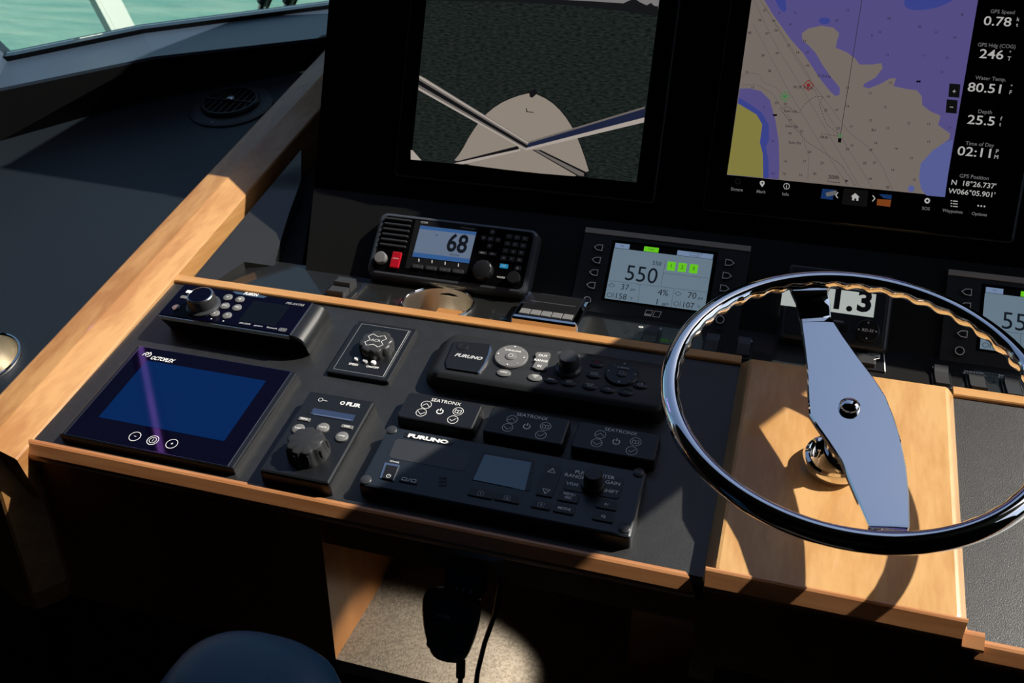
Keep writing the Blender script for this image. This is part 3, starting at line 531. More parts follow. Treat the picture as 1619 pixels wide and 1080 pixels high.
# ---------------------------------------------------------------- engine displays
def engine(label):
    t = Thing('engine_display', label, 'display', FA, .7445, .060, 0, group='engine displays on the fascia')
    t.rbox('case', 'plastic_matt', .615, .874, -.006, .132, 0, .006, .001, .0006)
    t.rbox('chrome_strip', 'strip_reflection', .615, .874, .1235, .1322, .001, .0075, .0005, .0005)  # plain beige colour stands in for a bright reflection in the chrome
    t.rbox('window', 'bezel', .6615, .8265, .0150, .1165, .005, .0064, .001, 0)
    z = .0068
    t.rbox('screen', 'eng_pale', .6665, .8205, .0185, .1030, .006, z, .0005, 0); z += .0003
    q = lambda P: t.qs(cH, P, z)
    t.rbox('status_bar', 'scr_black', .6665, .8205, .1030, .1120, .006, z, .0005, 0)
    for mt, x0, x1 in (('eng_tab', .667, .690), ('eng_green', .713, .736), ('eng_tab', .765, .8200)): t.rbox('status_tab', mt, x0, x1, .1035, .1115, .006, z+.0003, .0003, 0)
    t.text('Trip', .6785-t.a, .1077-t.b, .0025, 'eng_ink', z+.0005); t.text('Ready', .7245-t.a, .1077-t.b, .0025, 'eng_ink', z+.0005); t.text('TUE 02:11:03 PM', .7925-t.a, .1093-t.b, .0022, 'eng_ink', z+.0005); t.text('Jan 10/2023', .7925-t.a, .1055-t.b, .0022, 'eng_ink', z+.0005)
    ls = [([(300, 300), (755, 355)], False), ([(556, 205), (535, 325)], False), ([(440, 318), (428, 405)], False), ([(595, 340), (580, 422)], False), ([(545, 265), (760, 290)], False)]
    t.stroke('grid_line', 'eng_line', [(q(p), c) for p, c in ls], .0005, z+.0002)
    zz = z+.0004
    for x, y, s_, hp, kw in ((445, 275, '550', 72, dict(sx=.95)), (516, 222, '550', 19, {}), (370, 331, '37', 26, {}), (407, 340, 'psi', 13, {}), (350, 373, '158', 26, {}), (398, 382, '\u00b0F', 12, {}), (545, 356, '4%', 28, {}), (517, 398, '1', 26, {}), (555, 406, 'gph', 14, {}), (677, 369, '70', 28, {}), (715, 380, 'psi', 13, {}), (658, 413, '107', 26, {}), (706, 420, '\u00b0F', 11, {})): t.tq(cH, x, y, s_, hp, 'eng_ink', zz, **kw)
    for x, y, s_ in ((582, 234, '1'), (632, 240, '2'), (684, 246, '3')):
        a, b = t.q(cH, x, y, z); t.rbox('gear_tile', 'eng_green', a-.0062, a+.0062, b-.0072, b+.0072, .006, z+.0004, .0004, 0, loc=True); t.text(s_, a, b, .006, 'eng_ink', z+.0006)
    for x, y in ((310, 322), (613, 360)):
        a, b = t.q(cH, x, y, z); t.stroke('icon', 'eng_ink', [ring_stroke(a, b, .0036, .0028, 14), ([(a-.0055, b), (a-.0035, b)], False), ([(a+.0035, b), (a+.0055, b)], False), ([(a, b+.003), (a, b+.0045)], False)], .0006, zz)
    for x, y in ((303, 366), (608, 406)):
        a, b = t.q(cH, x, y, z); t.stroke('icon', 'eng_ink', [ring_stroke(a-.001, b, .0038, .0034, 14), ([(a+.005, b+.005), (a+.005, b-.004)], False)], .0007, zz)
    bl = [(.6375+dx*.0, v) for dx, v in ()]
    for x, y, s_ in ((250, 148, -1), (240, 205, -1), (228, 262, -1), (215, 320, -1), (848, 218, 1), (836, 277, 1), (825, 335, 1), (815, 392, 1)):
        a, b = t.q(cH, x, y, .009); P = [(a-s_*.006, b+.0048), (a+s_*.002, b+.0042), (a+s_*.0068, b), (a+s_*.002, b-.0042), (a-s_*.006, b-.0048)]
        o = t.prism('button', 'key_black', P, .005, .009); t.stroke('button_outline', 'ink', [(P, True)], .0011, .0092, par=o)
    for x, y in ((197, 390), (805, 478)):
        a, b = t.q(cH, x, y, .009); o = t.lathe('button', 'key_black', (a, b), [(.0066, .005), (.0066, .009), (.0003, .009)], n=24, smooth=False); t.stroke('button_outline', 'ink', [ring_stroke(a, b, .0058)], .0011, .0093, par=o)
    a, b = t.q(cH, 497, 452, .0065)
    t.stroke('maker_mark', 'ink', [([(a-.0125, b-.004), (a-.0105, b+.005), (a-.0005, b+.005), (a-.0025, b-.004)], True), ([(a+.0005, b-.004), (a+.0025, b+.005), (a+.0125, b+.005), (a+.0105, b-.004)], True)], .0009, .0066); t.flat('maker_mark', 'ink', [(a-.012, b-.0035), (a-.0115, b-.001), (a-.002, b-.001), (a-.0025, b-.0035)], .0066)
    return t
e1 = engine('engine display with gauges and gear tiles between radio and steering wheel')
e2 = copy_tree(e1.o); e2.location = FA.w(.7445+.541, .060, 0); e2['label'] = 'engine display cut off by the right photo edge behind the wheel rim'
# ---------------------------------------------------------------- depth instrument
t = Thing('instrument_display', 'square instrument reading 1.3 seen through the steering wheel', 'instrument', FA, 1.006, .045, 0)
t.rbox('case', 'plastic_grey', .934, 1.082, -.012, .104, 0, .028, .006, .004, flare=.004)
t.rbox('face', 'slate', .941, 1.075, -.004, .099, .0275, .0292, .004, .0005)
z = .0296
t.prism('screen', 'lcd_white', t.qs(cK, [(120, 110), (1052, 225), (1022, 458), (90, 330)], z), .0285, z)
t.tq(cK, 660, 275, '1', 205, 'ink_black', z+.0003, bold=.06, sx=1.0); t.tq(cK, 935, 305, '3', 205, 'ink_black', z+.0003, bold=.06); t.flat('lettering', 'ink_black', disc_pts(*t.q(cK, 778, 370, z), .0042), z+.0003)
a, b = t.q(cK, 960, 593, z); o = t.lathe('cursor_pad', 'key_black', (a, b), [(.0165, .0285), (.0165, .0312), (.0155, .032), (.0003, .032)], n=36)
t.text('RD-33', a, b, .0042, 'ink', .0323, par=o, bold=.03, shear=.2)
for k in range(4): t.flat('arrow', 'ink', [(a+.0118*math.cos(R_(90*k))+.0018*math.cos(R_(90*k+120*j)), b+.0118*math.sin(R_(90*k))+.0018*math.sin(R_(90*k+120*j))) for j in range(3)], .0323, par=o)
t.tq(cK, 672, 498, 'MENU', 24, 'ink_grey', .0295, shear=.2); keyq(t, cK, 740, 560, .006, .005, .0285, .031, 'key_black', .002)
# ---------------------------------------------------------------- stereo
t = Thing('marine_stereo', 'glossy black marine stereo with a large volume knob in the back left corner', 'stereo', D, .168, .272, 0)
zt = .036
def stereo_sec(x, y0, y1, top, rb=.012):
    P = [(y0+.014, 0), (y0+.003, top-.012), (y0+.0005, top-.006), (y0, top-.003), (y0+.002, top), (y1-.002, top), (y1, top-.003), (y1, 0)]
    return [(x-t.a, y-t.b, z_) for y, z_ in P]
SE = [stereo_sec(.046, .246, .313, zt-.001), stereo_sec(.049, .2385, .3165, zt), stereo_sec(.262, .2385, .3165, zt), stereo_sec(.274, .2385, .3165, zt-.002), stereo_sec(.282, .2385, .3165, zt-.006), stereo_sec(.287, .2385, .3165, zt-.014), stereo_sec(.289, .2385, .3165, zt-.022)]
V, Fc = loft(SE); t.mesh('body', V, [f[::-1] for f in Fc], 'plastic', smooth=True)
t.rbox('front_glass', 'glass_navy', .049, .2655, .241, .3145, zt-.002, zt+.0008, .002, .0003); z = zt+.0011
t.rbox('end_cap_line', 'dark_chrome', .2650, .2662, .2395, .3155, zt-.002, zt+.001, .0003, 0)
fe = [[(x-t.a, .2385-t.b-.0006, zz-.0035) for x, zz in ()]]
t.rbox('front_edge', 'satin_chrome', .049, .264, .2376, .2395, zt-.0065, zt-.0005, .0004, .0003)
a, b = t.q(cF, 415, 235, .052); t.lathe('knob_collar', 'plastic_grey', (a, b+.002), [(.0255, zt), (.0255, zt+.004), (.0225, zt+.006), (.0205, zt+.0065)], n=48); t.lathe('volume_knob', 'rubber', (a, b+.002), [(.0208, zt+.004), (.0205, zt+.019), (.0195, zt+.0222), (.0180, zt+.0230), (.0168, zt+.0232), (.0003, zt+.0232)], n=48); t.lathe('knob_rim', 'satin_chrome', (a, b+.002), [(.0194, zt+.0222), (.0186, zt+.0232), (.0170, zt+.0236), (.0166, zt+.0232)], n=48, cap=False)
a2, b2 = a, b+.002; o = t.lathe('knob_face', 'glass_navy', (a2, b2), [(.0166, zt+.022), (.0166, zt+.0236), (.0003, zt+.0237)], n=40, smooth=False)
for x, y, mk in ((650, 220, 'o'), (752, 238, '>||'), (625, 293, '|<<'), (727, 308, '>>|'), (540, 358, 'x'), (643, 375, '*')):
    a, b = t.q(cF, x, y, z); o = t.lathe('button', 'key_grey', (a, b), [(.0070, zt), (.0072, zt+.0022), (.0062, zt+.003), (.0003, zt+.0031)], n=24); t.text(mk, a, b, .0034, 'ink', zt+.0033, par=o, bold=.03)
for x, y, mt in ((318, 167, 'ink'), (270, 212, 'key_grey')): keyq(t, cF, x, y, .0050, .0034, zt, zt+.0022, mt, .0015)
a, b = t.q(cF, 207, 305, z); o = t.lathe('power_button', 'key_grey', (a, b), [(.0062, zt), (.0062, zt+.002), (.0055, zt+.0026), (.0003, zt+.0027)], n=20); t.stroke('icon', 'ink_red', [ring_stroke(a, b, .0034, n=14)], .0009, zt+.0029, par=o)
t.rbox('screen', 'fus_lcd', .176, .236, .252, .300, zt, zt+.0010, .001, 0)
t.prism('logo_plate', 'satin_chrome', t.qs(cF, [(690, 170), (712, 166), (940, 200), (985, 212), (955, 222), (880, 215), (760, 194), (725, 190)], z), zt, z+.0002); t.tq(cF, 845, 190, 'FUSION', 20, 'ink', z+.0006, bold=.05, shear=.25, wpx=128)
t.tq(cF, 1220, 275, 'MS-AV755', 17, 'ink_grey', z, shear=.3)
for x, y, s_ in ((793, 440, 'SIRIUSXM'), (910, 460, 'pandora'), (1025, 478, 'Bluetooth')): t.tq(cF, x, y, s_, 11, 'ink_grey', z, bold=.02)
a, b = t.q(cF, 1117, 492, z); t.stroke('badge', 'ink_grey', [(rr(a-.0055, a+.0055, b-.0028, b+.0028, .001), True)], .0005, z); t.text('DVD', a, b, .0028, 'ink_grey', z)
for x, y in ((508, 400), (610, 418)): t.flat('tick_mark', 'ink', disc_pts(*t.q(cF, x, y, z), .0012, n=8), z)
# ---------------------------------------------------------------- touch monitor
t = Thing('touch_monitor', 'dark blue glass touch monitor at the left front corner of the console', 'monitor', D, .164, .1, 0)
t.rbox('frame', 'plastic', .0325, .2955, .0085, .1935, 0, .012, .0015, .0025)
t.rbox('inner_frame_line', 'dark_chrome', .0400, .2865, .0103, .1925, .010, .01235, .001, .0002)
t.rbox('glass', 'glass_navy', .0410, .2855, .0112, .1917, .011, .0128, .001, .0003); z = .0131
t.rbox('screen', 'glass_blue', .0675, .2600, .0485, .1660, .012, z, .0005, 0)
t.tq(cI, 768, 445, 'OCTOPLEX', 15, 'ink', z+.0002, bold=.03, shear=.35, wpx=120)
t.stroke('logo', 'ink', [(t.qs(cI, P_, z), False) for P_ in ([(676, 426), (684, 418), (694, 420), (690, 428)], [(692, 414), (702, 412), (706, 419), (698, 424)], [(708, 416), (716, 412), (718, 422), (708, 430), (694, 432)])], .0013, z+.0002)
for x, y, s_ in ((640, 810, '\u2212'), (725, 828, 'o'), (815, 845, '+')):
    a, b = t.q(cI, x, y, z); t.stroke('touch_key', 'ink', [ring_stroke(a, b, .0078)], .0008, z)
    if s_ == 'o': t.stroke('touch_key', 'ink', [ring_stroke(a, b, .0048, n=16), ([(a, b-.0025), (a, b+.0025)], False)], .0007, z)
    else: t.text(s_, a, b, .0050, 'ink', z, bold=.01)
# ---------------------------------------------------------------- searchlight controller
t = Thing('searchlight_controller', 'square black searchlight controller plate with a round scalloped knob', 'controller', D, .378, .267, 0)
t.rbox('plate', 'plastic', .3305, .4250, .209, .3245, 0, .0065, .002, .0018)
t.stroke('frame_line', 'ink_dim', [(rr(.3385-t.a, .4165-t.a, .2165-t.b, .3180-t.b, .001), True)], .0009, .0067); t.stroke('frame_line', 'ink_grey', [([(.4140-t.a, .2175-t.b), (.4140-t.a, .3170-t.b)], False)], .0009, .0067)
a, b = .3835-t.a, .2700-t.b
t.lathe('knob', 'key_dark', (a, b), [(.0250, .006), (.0255, .012), (.0245, .020), (.0225, .022), (.0195, .0225), (.0003, .0225)], n=64, flut=.10, nf=8)
t.stroke('logo', 'ink', [([(a+r_*math.cos(R_(g)), b+r_*math.sin(R_(g))) for r_, g in ((.0155, 25), (.0155, 55), (.0085, 90), (.0155, 125), (.0155, 155), (.0085, 180), (.0155, 205), (.0155, 235), (.0085, 270), (.0155, 305), (.0155, 335), (.0085, 0))], True)], .0007, .0228); t.text('ACR', a, b, .0052, 'ink_grey', .0228, bold=.02)
for x, y, mt in ((590, 280, 'ink'), (638, 292, 'ink_grey'), (685, 300, 'ink')):
    a, b = t.q(cC, x, y, .008); t.lathe('lamp', mt, (a, b), [(.0040, .006), (.0040, .0085), (.003, .010), (.0003, .0103)], n=18)
t.tq(cC, 572, 310, 'SPEED', 10, 'ink', .0068, bold=.03); t.tq(cC, 680, 326, 'ON/OFF', 10, 'ink', .0068, bold=.03); t.tq(cC, 655, 268, 'POINT PAD / DIR', 9, 'ink_dim', .0068)
# ---------------------------------------------------------------- thermal camera controller
t = Thing('camera_controller', 'upright black camera controller with a small screen and ribbed knob', 'controller', D, .3835, .080, 0)
t.rbox('body', 'plastic', .3355, .4315, .0065, .1545, 0, .022, .003, .0035, flare=.001); z = .0223
t.tq(cC, 570, 541, 'FLIR', 18, 'ink', z, bold=.06, wpx=84); a, b = t.q(cC, 510, 530, z); t.stroke('logo', 'ink', [ring_stroke(a, b, .0026, n=12)], .0014, z)
a, b = t.q(cC, 385, 511, z); t.stroke('icon', 'ink_grey', [ring_stroke(a, b, .003, n=14), ([(a+.003, b), (a+.010, b-.0006)], False)], .001, z)
t.prism('screen_frame', 'key_black', t.qs(cC, [(330, 545), (585, 590), (560, 640), (305, 590)], z), .0215, .0224); t.prism('screen', 'flir_lcd', t.qs(cC, [(345, 560), (582, 600), (568, 634), (328, 592)], z), .022, .0228)
t.flat('screen_text_line', 'lcd_mid', t.qs(cC, [(345, 592), (560, 626), (558, 631), (342, 597)], z), .0231)
for x, y, s_, hw in ((292, 620, 'MENU', .0082), (535, 663, 'USER', .0082)): keyq(t, cC, x, y, hw, .0030, .0215, .0235, 'key_grey', .0006, lab=s_, lh=.0026)
for x, y, s_ in ((258, 676, 'SCENE'), (397, 670, 'COLOR'), (505, 720, 'HOME')):
    a, b = t.q(cC, x, y, .024); o = t.lathe('button', 'key_grey', (a, b), [(.0085, .0215), (.0085, .0240), (.0075, .0248), (.0003, .025)], n=24); t.text(s_, a, b, .0022, 'ink', .0252, par=o, bold=.02)
kx, ky = .3845-t.a, .0490-t.b
t.lathe('knob', 'rubber', (kx, ky), [(.0275, .0215), (.0275, .026), (.0255, .030), (.0245, .040), (.0230, .0445), (.0200, .0455), (.0003, .0455)], n=64, flut=.09, nf=9)
for k in range(9):
    g = 2*math.pi*(k+.5)/9; t.mesh('knob_rib', *tube([(kx+.026*math.cos(g), ky+.026*math.sin(g), .024), (kx+.0250*math.cos(g), ky+.0250*math.sin(g), .041)], .0014, 6), 'rubber')
# ---------------------------------------------------------------- navigation keyboard
t = Thing('navigation_keyboard', 'long black navigation keyboard with cursor rings and a round knob', 'keyboard', D, .648, .265, 0)
def kb_ring(dx0, dx1, dy0, dy1, z_, r): return [(x-t.a, y-t.b, z_) for x, y in rr(.487+dx0, .803-dx1, .216+dy0, .306-dy1, r, 6)]
t.mesh('body', *loft([kb_ring(-.016, -.004, .002, -.006, 0, .02), kb_ring(-.014, -.004, .002, -.004, .012, .02), kb_ring(-.002, 0, .001, 0, .023, .014), kb_ring(.002, .002, .005, .001, .0265, .012), kb_ring(.006, .005, .009, .004, .028, .010)]), 'plastic_matt', smooth=True)
zt = .028; z = zt+.0003
P = t.qs(cG, [(235, 88), (465, 105), (450, 190), (385, 288), (190, 258), (182, 215)], zt); t.prism('card_cover', 'plastic', P, zt-.002, zt+.0025)
t.prism('cover_edge', 'satin_chrome', t.qs(cG, [(466, 108), (475, 140), (450, 205), (398, 285), (385, 288), (425, 230), (452, 170)], zt+.001), zt-.001, zt+.0028)
a, b = t.q(cG, 290, 118, zt); t.lathe('cover_latch', 'key_black', (a, b), [(.0085, zt), (.0085, zt+.0032), (.006, zt+.0036), (.004, zt+.003), (.0003, zt+.003)], n=24)
t.tq(cG, 325, 178, 'FURUNO', 18, 'ink_grey', zt+.0029, bold=.06, shear=.3, wpx=175)
def pad(x, y, r, mt, lab, ink):
    a, b = t.q(cG, x, y, zt+.003); o = t.lathe('cursor_ring', mt, (a, b), [(r, zt), (r*1.01, zt+.002), (r*.95, zt+.0038), (r*.40, zt+.0042), (.0003, zt+.0042)], n=40)
    for k in range(8): t.flat('arrow', ink, [(a+r*.8*math.cos(R_(45*k))+(.0018 if k % 2 == 0 else .0008)*math.cos(R_(45*k+120*j)), b+r*.8*math.sin(R_(45*k))+(.0018 if k % 2 == 0 else .0008)*math.sin(R_(45*k+120*j))) for j in range(3)], zt+.0046, par=o)
    t.text(lab, a, b+r*.42, .0030, ink, zt+.0046, par=o, bold=.03)
    t.lathe('centre_button', mt, (a, b-r*.05), [(r*.34, zt+.004), (r*.34, zt+.0050), (r*.3, zt+.0055), (.0003, zt+.0056)], n=24, par=o); t.stroke('icon', ink, [ring_stroke(a, b-r*.05, r*.14, n=12)], .0006, zt+.0058, par=o)
pad(600, 175, .0232, 'key_grey', 'SCROLLING', 'ink'); pad(1308, 285, .0225, 'key_black', 'CURSOR', 'ink_grey')
o = t.prism('rocker', 'key_grey', t.qs(cG, [(755, 160), (770, 150), (800, 152), (840, 152), (852, 162), (835, 205), (828, 258), (810, 265), (770, 262), (735, 245), (760, 205)], zt+.003), zt, zt+.0035)
for x, y, s_ in ((803, 172, 'OUT'), (790, 203, 'RANGE'), (780, 238, 'IN')): t.tq(cG, x, y, s_, 13, 'ink', zt+.0038, par=o, bold=.04)
for x, y, s_, mt, ink in ((553, 280, 'EVENT', 'key_grey', 'ink'), (752, 310, 'GAIN\nTX', 'key_grey', 'ink'), (858, 325, 'MENU', 'key_black', 'ink'), (968, 343, 'HOME\nDRILL', 'key_black', 'ink_grey'), (1148, 222, 'STBY\nAUTO', 'key_black', 'ink_red'), (1130, 293, 'POINTS\nROUTE', 'key_black', 'ink_grey'), (1103, 365, 'CANCEL\nMOB', 'key_black', 'ink_grey'), (1217, 385, 'CTRL', 'key_black', 'ink_grey'), (1333, 403, 'F', 'key_black', 'ink_grey'), (1427, 358, '', 'key_black', 'ink_grey')):
    a, b = t.q(cG, x, y, zt+.002); n = 24; E_l = lambda k, zz: [(a+.0098*k*math.cos(2*math.pi*i/n), b+.0066*k*math.sin(2*math.pi*i/n), zz) for i in range(n)]
    o = t.mesh('button', *loft([E_l(1, zt), E_l(1, zt+.0018), E_l(.8, zt+.0026)]), mt, smooth=True)
    if s_: t.text(s_, a, b+(.0011 if '\n' in s_ else 0), .0023, ink, zt+.0029, par=o, bold=.03)
    else: t.stroke('icon', ink, [ring_stroke(a, b, .003, n=14), ([(a, b), (a+.003, b+.003)], False)], .0008, zt+.0029, par=o)
a, b = t.q(cG, 968, 260, zt); t.lathe('knob', 'plastic_grey', (a, b), [(.0185, zt), (.0180, zt+.004), (.0142, zt+.006), (.0135, zt+.022), (.0120, zt+.0245), (.0095, zt+.0252), (.0003, zt+.0253)], n=40, flut=.03, nf=14)
t.tq(cG, 925, 155, 'DISP', 14, 'ink_dim', z, shear=.3); t.tq(cG, 1050, 178, 'SELECT', 14, 'ink_dim', z, shear=.3)
# ---------------------------------------------------------------- three display remotes
def remote(x0, label):
    t = Thing('display_remote', label, 'remote', D, x0+.053, .162, 0, group='row of three display remotes')
    t.rbox('body', 'plastic', x0, x0+.106, .138, .1865, 0, .018, .006, .0025, flare=.001, n=5); zz = .0183
    t.text('SEATRONX', .003, .0162, .0056, 'ink', zz, bold=0, wd=.0415)
    for x, y in ((-.021, .0055), (-.0225, -.0095), (.0245, .0035), (.0225, -.0125)):
        t.stroke('touch_key', 'ink', [ring_stroke(x, y, .0069)], .0007, zz)
    t.stroke('icon', 'ink', [([(-.0262, .003), (-.021, .0078), (-.0158, .003)], False), ([(-.0277, -.008), (-.0225, -.0128), (-.0173, -.008)], False), ([(.0185, -.0125), (.0215, -.0150), (.0265, -.0095)], False), ([(.0205, .001), (.0205, .006), (.0245, .005), (.0285, .006), (.0285, .001), (.0245, .000)], True), ([(.0245, .005), (.0245, .000)], False)], .0007, zz)
    t.stroke('power_mark', 'ink', [ring_stroke(.001, -.0022, .0042, n=20, a0=-240, a1=60), ([(.001, -.001), (.001, .0040)], False)], .0014, zz)
    return t
remote(.4665, 'black touch remote nearest the ribbed camera knob, first of three'); remote(.5852, 'black touch remote in the middle of the row of three'); remote(.7018, 'black touch remote nearest the steering wheel, last of three')
# ---------------------------------------------------------------- sonar control box
t = Thing('control_box', 'long slate grey control box with a small screen along the front trim', 'control box', D, .634, .068, 0)
t.rbox('body', 'slate', .4655, .8025, .0165, .1185, 0, .020, .004, .003, flare=.0005); z = .0203
for x, y in ((230, 462), (112, 690), (1358, 658), (1293, 912)):
    a, b = t.q(cD, x, y, z); t.lathe('screw_cap', 'plastic_grey', (a, b), [(.0070, .019), (.0070, .0212), (.0062, .0218), (.0003, .0218)], n=24)
t.prism('name_plate', 'key_black', t.qs(cD, [(292, 474), (500, 510), (510, 522), (488, 532), (285, 494)], z), .0195, .0208); t.tq(cD, 395, 503, 'FURUNO', 15, 'ink', .0212, bold=.08, wpx=185)
t.prism('dark_window', 'plastic_grey', t.qs(cD, [(262, 502), (580, 556), (592, 570), (565, 640), (545, 650), (225, 590), (218, 578), (245, 510)], z), .0195, .0204)
t.prism('screen_surround', 'key_black', t.qs(cD, [(650, 560), (885, 602), (860, 742), (596, 690)], z), .0195, .0207); t.prism('screen', 'radar_lcd', t.qs(cD, [(655, 575), (868, 612), (838, 738), (602, 690)], z), .020, .0211)
o = t.prism('power_switch', 'satin_chrome', t.qs(cD, [(198, 612), (266, 624), (238, 696), (175, 682)], z), .0195, .0210); t.prism('power_key', 'key_black', t.qs(cD, [(205, 620), (258, 630), (234, 690), (184, 680)], .0225), .0205, .0225, par=o)
a, b = t.q(cD, 215, 672, .0228); t.stroke('icon', 'ink', [ring_stroke(a, b, .0026, n=14, a0=-240, a1=60), ([(a, b), (a, b+.003)], False)], .0007, .0228); t.tq(cD, 242, 608, 'POWER', 7, 'ink', .0205)
keyq(t, cD, 308, 690, .0118, .0048, .0195, .0215, 'key_black', .0015); a, b = t.q(cD, 308, 690, .0218); t.stroke('icon', 'ink', [(rr(a-.009, a-.003, b-.0018, b+.002, .0005), True), ([(a-.001, b-.003), (a+.001, b+.003)], False), (rr(a+.003, a+.009, b-.002, b+.002, .0005), True)], .0008, .0218)
for y in (684, 700, 716): t.prism('speaker_slot', 'ink_black', t.qs(cD, [(448, y-8), (482, y-4), (478, y+4), (444, y)], z), .0195, .0205)
for x, y, s_ in ((636, 752, '1'), (757, 773, '2'), (912, 804, '3')):
    keyq(t, cD, x, y, .0155 if s_ != '3' else .0118, .0056, .0195, .0217, 'key_black', .002); a, b = t.q(cD, x, y, .022); t.stroke('key_frame', 'ink_grey', [(rr(a-.0035, a+.0035, b-.0034, b+.0034, .001), True)], .0005, .022); t.text(s_, a, b, .0036, 'ink', .022, bold=.02)
t.prism('range_rocker', 'key_black', t.qs(cD, [(935, 620), (1005, 632), (1010, 645), (962, 772), (890, 760), (888, 748)], z), .0195, .0218)
for x, y, k in ((962, 648, 1), (934, 742, -1)):
    a, b = t.q(cD, x, y, .022); t.stroke('icon', 'ink', [([(a-.0045, b-.003*k), (a, b+.004*k), (a+.0045, b-.003*k)], True)], .0008, .0221); t.text('+' if k > 0 else '\u2212', a, b-.0008*k, .003, 'ink', .0221)
P = t.qs(cD, [(1042, 640), (1285, 682), (1292, 695), (1270, 770), (1258, 778), (1020, 735), (1012, 725), (1030, 650)], z); t.prism('knob_panel', 'key_black', P, .0195, .0210)
for x, y, s_ in ((1101, 659, 'PUSH'), (1205, 675, 'ENTER'), (1066, 674, 'RANGE'), (1240, 705, 'GAIN'), (1054, 710, 'VRM'), (1230, 743, 'SHIFT')): t.tq(cD, x, y, s_, 15, 'ink', .0213, bold=.02, sx=1.05)
a, b = t.q(cD, 1150, 722, .020); t.lathe('knob', 'key_black', (a, b), [(.0145, .0205), (.0138, .026), (.0118, .027), (.0110, .042), (.0095, .0440), (.0003, .0442)], n=40, flut=.03, nf=14)
for x, y, s_, hw in ((1037, 770, 'MENU\nESC', .0125), (1018, 822, 'MODE', .0125), (1212, 803, 'F1', .0125), (1197, 858, 'F2', .0125)):
    o = keyq(t, cD, x, y, hw, .0066, .0195, .0217, 'key_black', .002); a, b = t.q(cD, x, y, .022); t.text(s_, a, b+(.0022 if '\n' in s_ else 0), .0038, 'ink', .022, par=o, bold=.03)
# ---------------------------------------------------------------- shelf things
def rocker(x0, x1, y0, y1, label, lab=None, tip=1, icon=None, mt='key_dark'):
    t = Thing('rocker_switch', label, 'switch', SH, (x0+x1)/2, (y0+y1)/2, 0, group='rocker switches on the shelf')
    t.rbox('surround', 'plastic', x0, x1, y0, y1, 0, .0035, .004, .001)
    cx, cy = t.a, t.b; hw = (x1-x0)/2-.004; hh = (y1-y0)/2-.005
    pr = [(-hh, .002), (-hh, .007+.004*max(0, -tip)), (-hh*.5, .0065), (0, .0060), (hh*.5, .0070), (hh, .0075+.0045*max(0, tip)), (hh, .002)]
    R0 = [[(x, y, z_) for y, z_ in pr] for x in (-hw, hw)]
    V, Fc = loft(R0); t.mesh('rocker', V, [f[::-1] for f in Fc], mt)
    if lab: t.text(lab, 0, hh+.0125, .0042, 'ink', .0004, bold=.03)
    if icon:
        t.stroke('icon', 'ink', [ring_stroke(-.020, hh+.012, .003, .002, 12)], .0013, .0004)
    return t
rocker(.7395, .7665, .3875, .4405, 'black rocker switch marked ENGINE, between chrome box and wheel rim', 'ENGINE\nON', 1, True)
rocker(.8285, .8550, .3870, .4410, 'black rocker switch, left of the two seen inside the wheel left of its spoke', 'RAMPS', 1)
rocker(.8740, .9000, .3900, .4440, 'black rocker switch, right of the two seen inside the wheel left of its spoke', 'TOWER', 1)
rocker(1.1410, 1.1670, .3905, .4430, 'black rocker switch marked HORN, right of the wheel spoke', 'HORN', 1)
rocker(1.1855, 1.2130, .3875, .4410, 'black rocker switch marked ANCHOR WINDLASS, right of the horn switch', 'ANCHOR\nWINDLASS', -1)
rocker(1.2305, 1.2565, .3890, .4430, 'pale worn rocker switch marked BATTERY at the right photo edge', 'BATTERY\nPARALLEL', 1, mt='plastic_grey')
t = Thing('icon_panel', 'small switch panel with white pictogram beside the wheel spoke', 'switch', SH, 1.055, .437, 0)
t.rbox('plate', 'plastic', 1.028, 1.0815, .412, .463, 0, .003, .001, .0006); t.rbox('edge_line', 'ink', 1.0800, 1.0815, .412, .463, 0, .0034, .0002, 0)
t.rbox('pictogram', 'ink', 1.058, 1.0755, .4520, .4610, .002, .0033, .0003, 0); t.stroke('pictogram_line', 'ink_black', [([(.005, .022), (.012, .018), (.019, .021)], False)], .0012, .0036); t.rbox('toggle', 'key_dark', 1.040, 1.068, .418, .446, .002, .010, .003, .002)
t.stroke('mark', 'ink', [([(.010, -.008), (.018, -.001)], False)], .0014, .0102)
t = Thing('toggle_switch', 'double black rocker switch on a chrome edged plate, left of the shelf cup holder', 'switch', SH, .250, .423, 0)
t.rbox('plate', 'plastic', .224, .2765, .384, .460, 0, .0025, .0015, .0006); t.rbox('plate_edge', 'chrome', .2755, .2785, .384, .460, 0, .0032, .0005, .0004)
for y0, y1, hz in ((.3935, .4180, .016), (.4190, .4450, .020)):
    pr = [(-.0125, .002), (-.0125, hz-.004), (-.011, hz-.0005), (-.002, hz-.003), (.009, hz-.0015), (.0125, hz-.004), (.0125, .002)]
    cy = (y0+y1)/2-t.b; R0 = [[(x, cy+y, z_) for y, z_ in pr] for x in (-.012, .0165)]; V, Fc = loft(R0); t.mesh('rocker', V, [f[::-1] for f in Fc], 'key_dark')
t.lathe('screw', 'chrome', (.0215, .030), [(.002, .002), (.002, .0032), (.0003, .0034)], n=10)
t = Thing('indicator_box', 'chrome rimmed box with smoked window and pale keys, right of the shelf cup holder', 'control box', SH, .599, .425, 0)
t.rbox('case', 'chrome', .5480, .6500, .377, .467, 0, .027, .006, .005, flare=.002, n=5)
t.rbox('window', 'smoked', .5570, .6410, .384, .460, .0255, .0275, .003, .0005)
for k in range(5): t.rbox('key', 'key_grey', .5585+k*.0164, .5735+k*.0164, .3860, .4020, .026, .0288, .001, .0008)
t.stroke('window_line', 'ink_dim', [([(-.034, .006), (.036, .006)], False)], .0006, .0278)
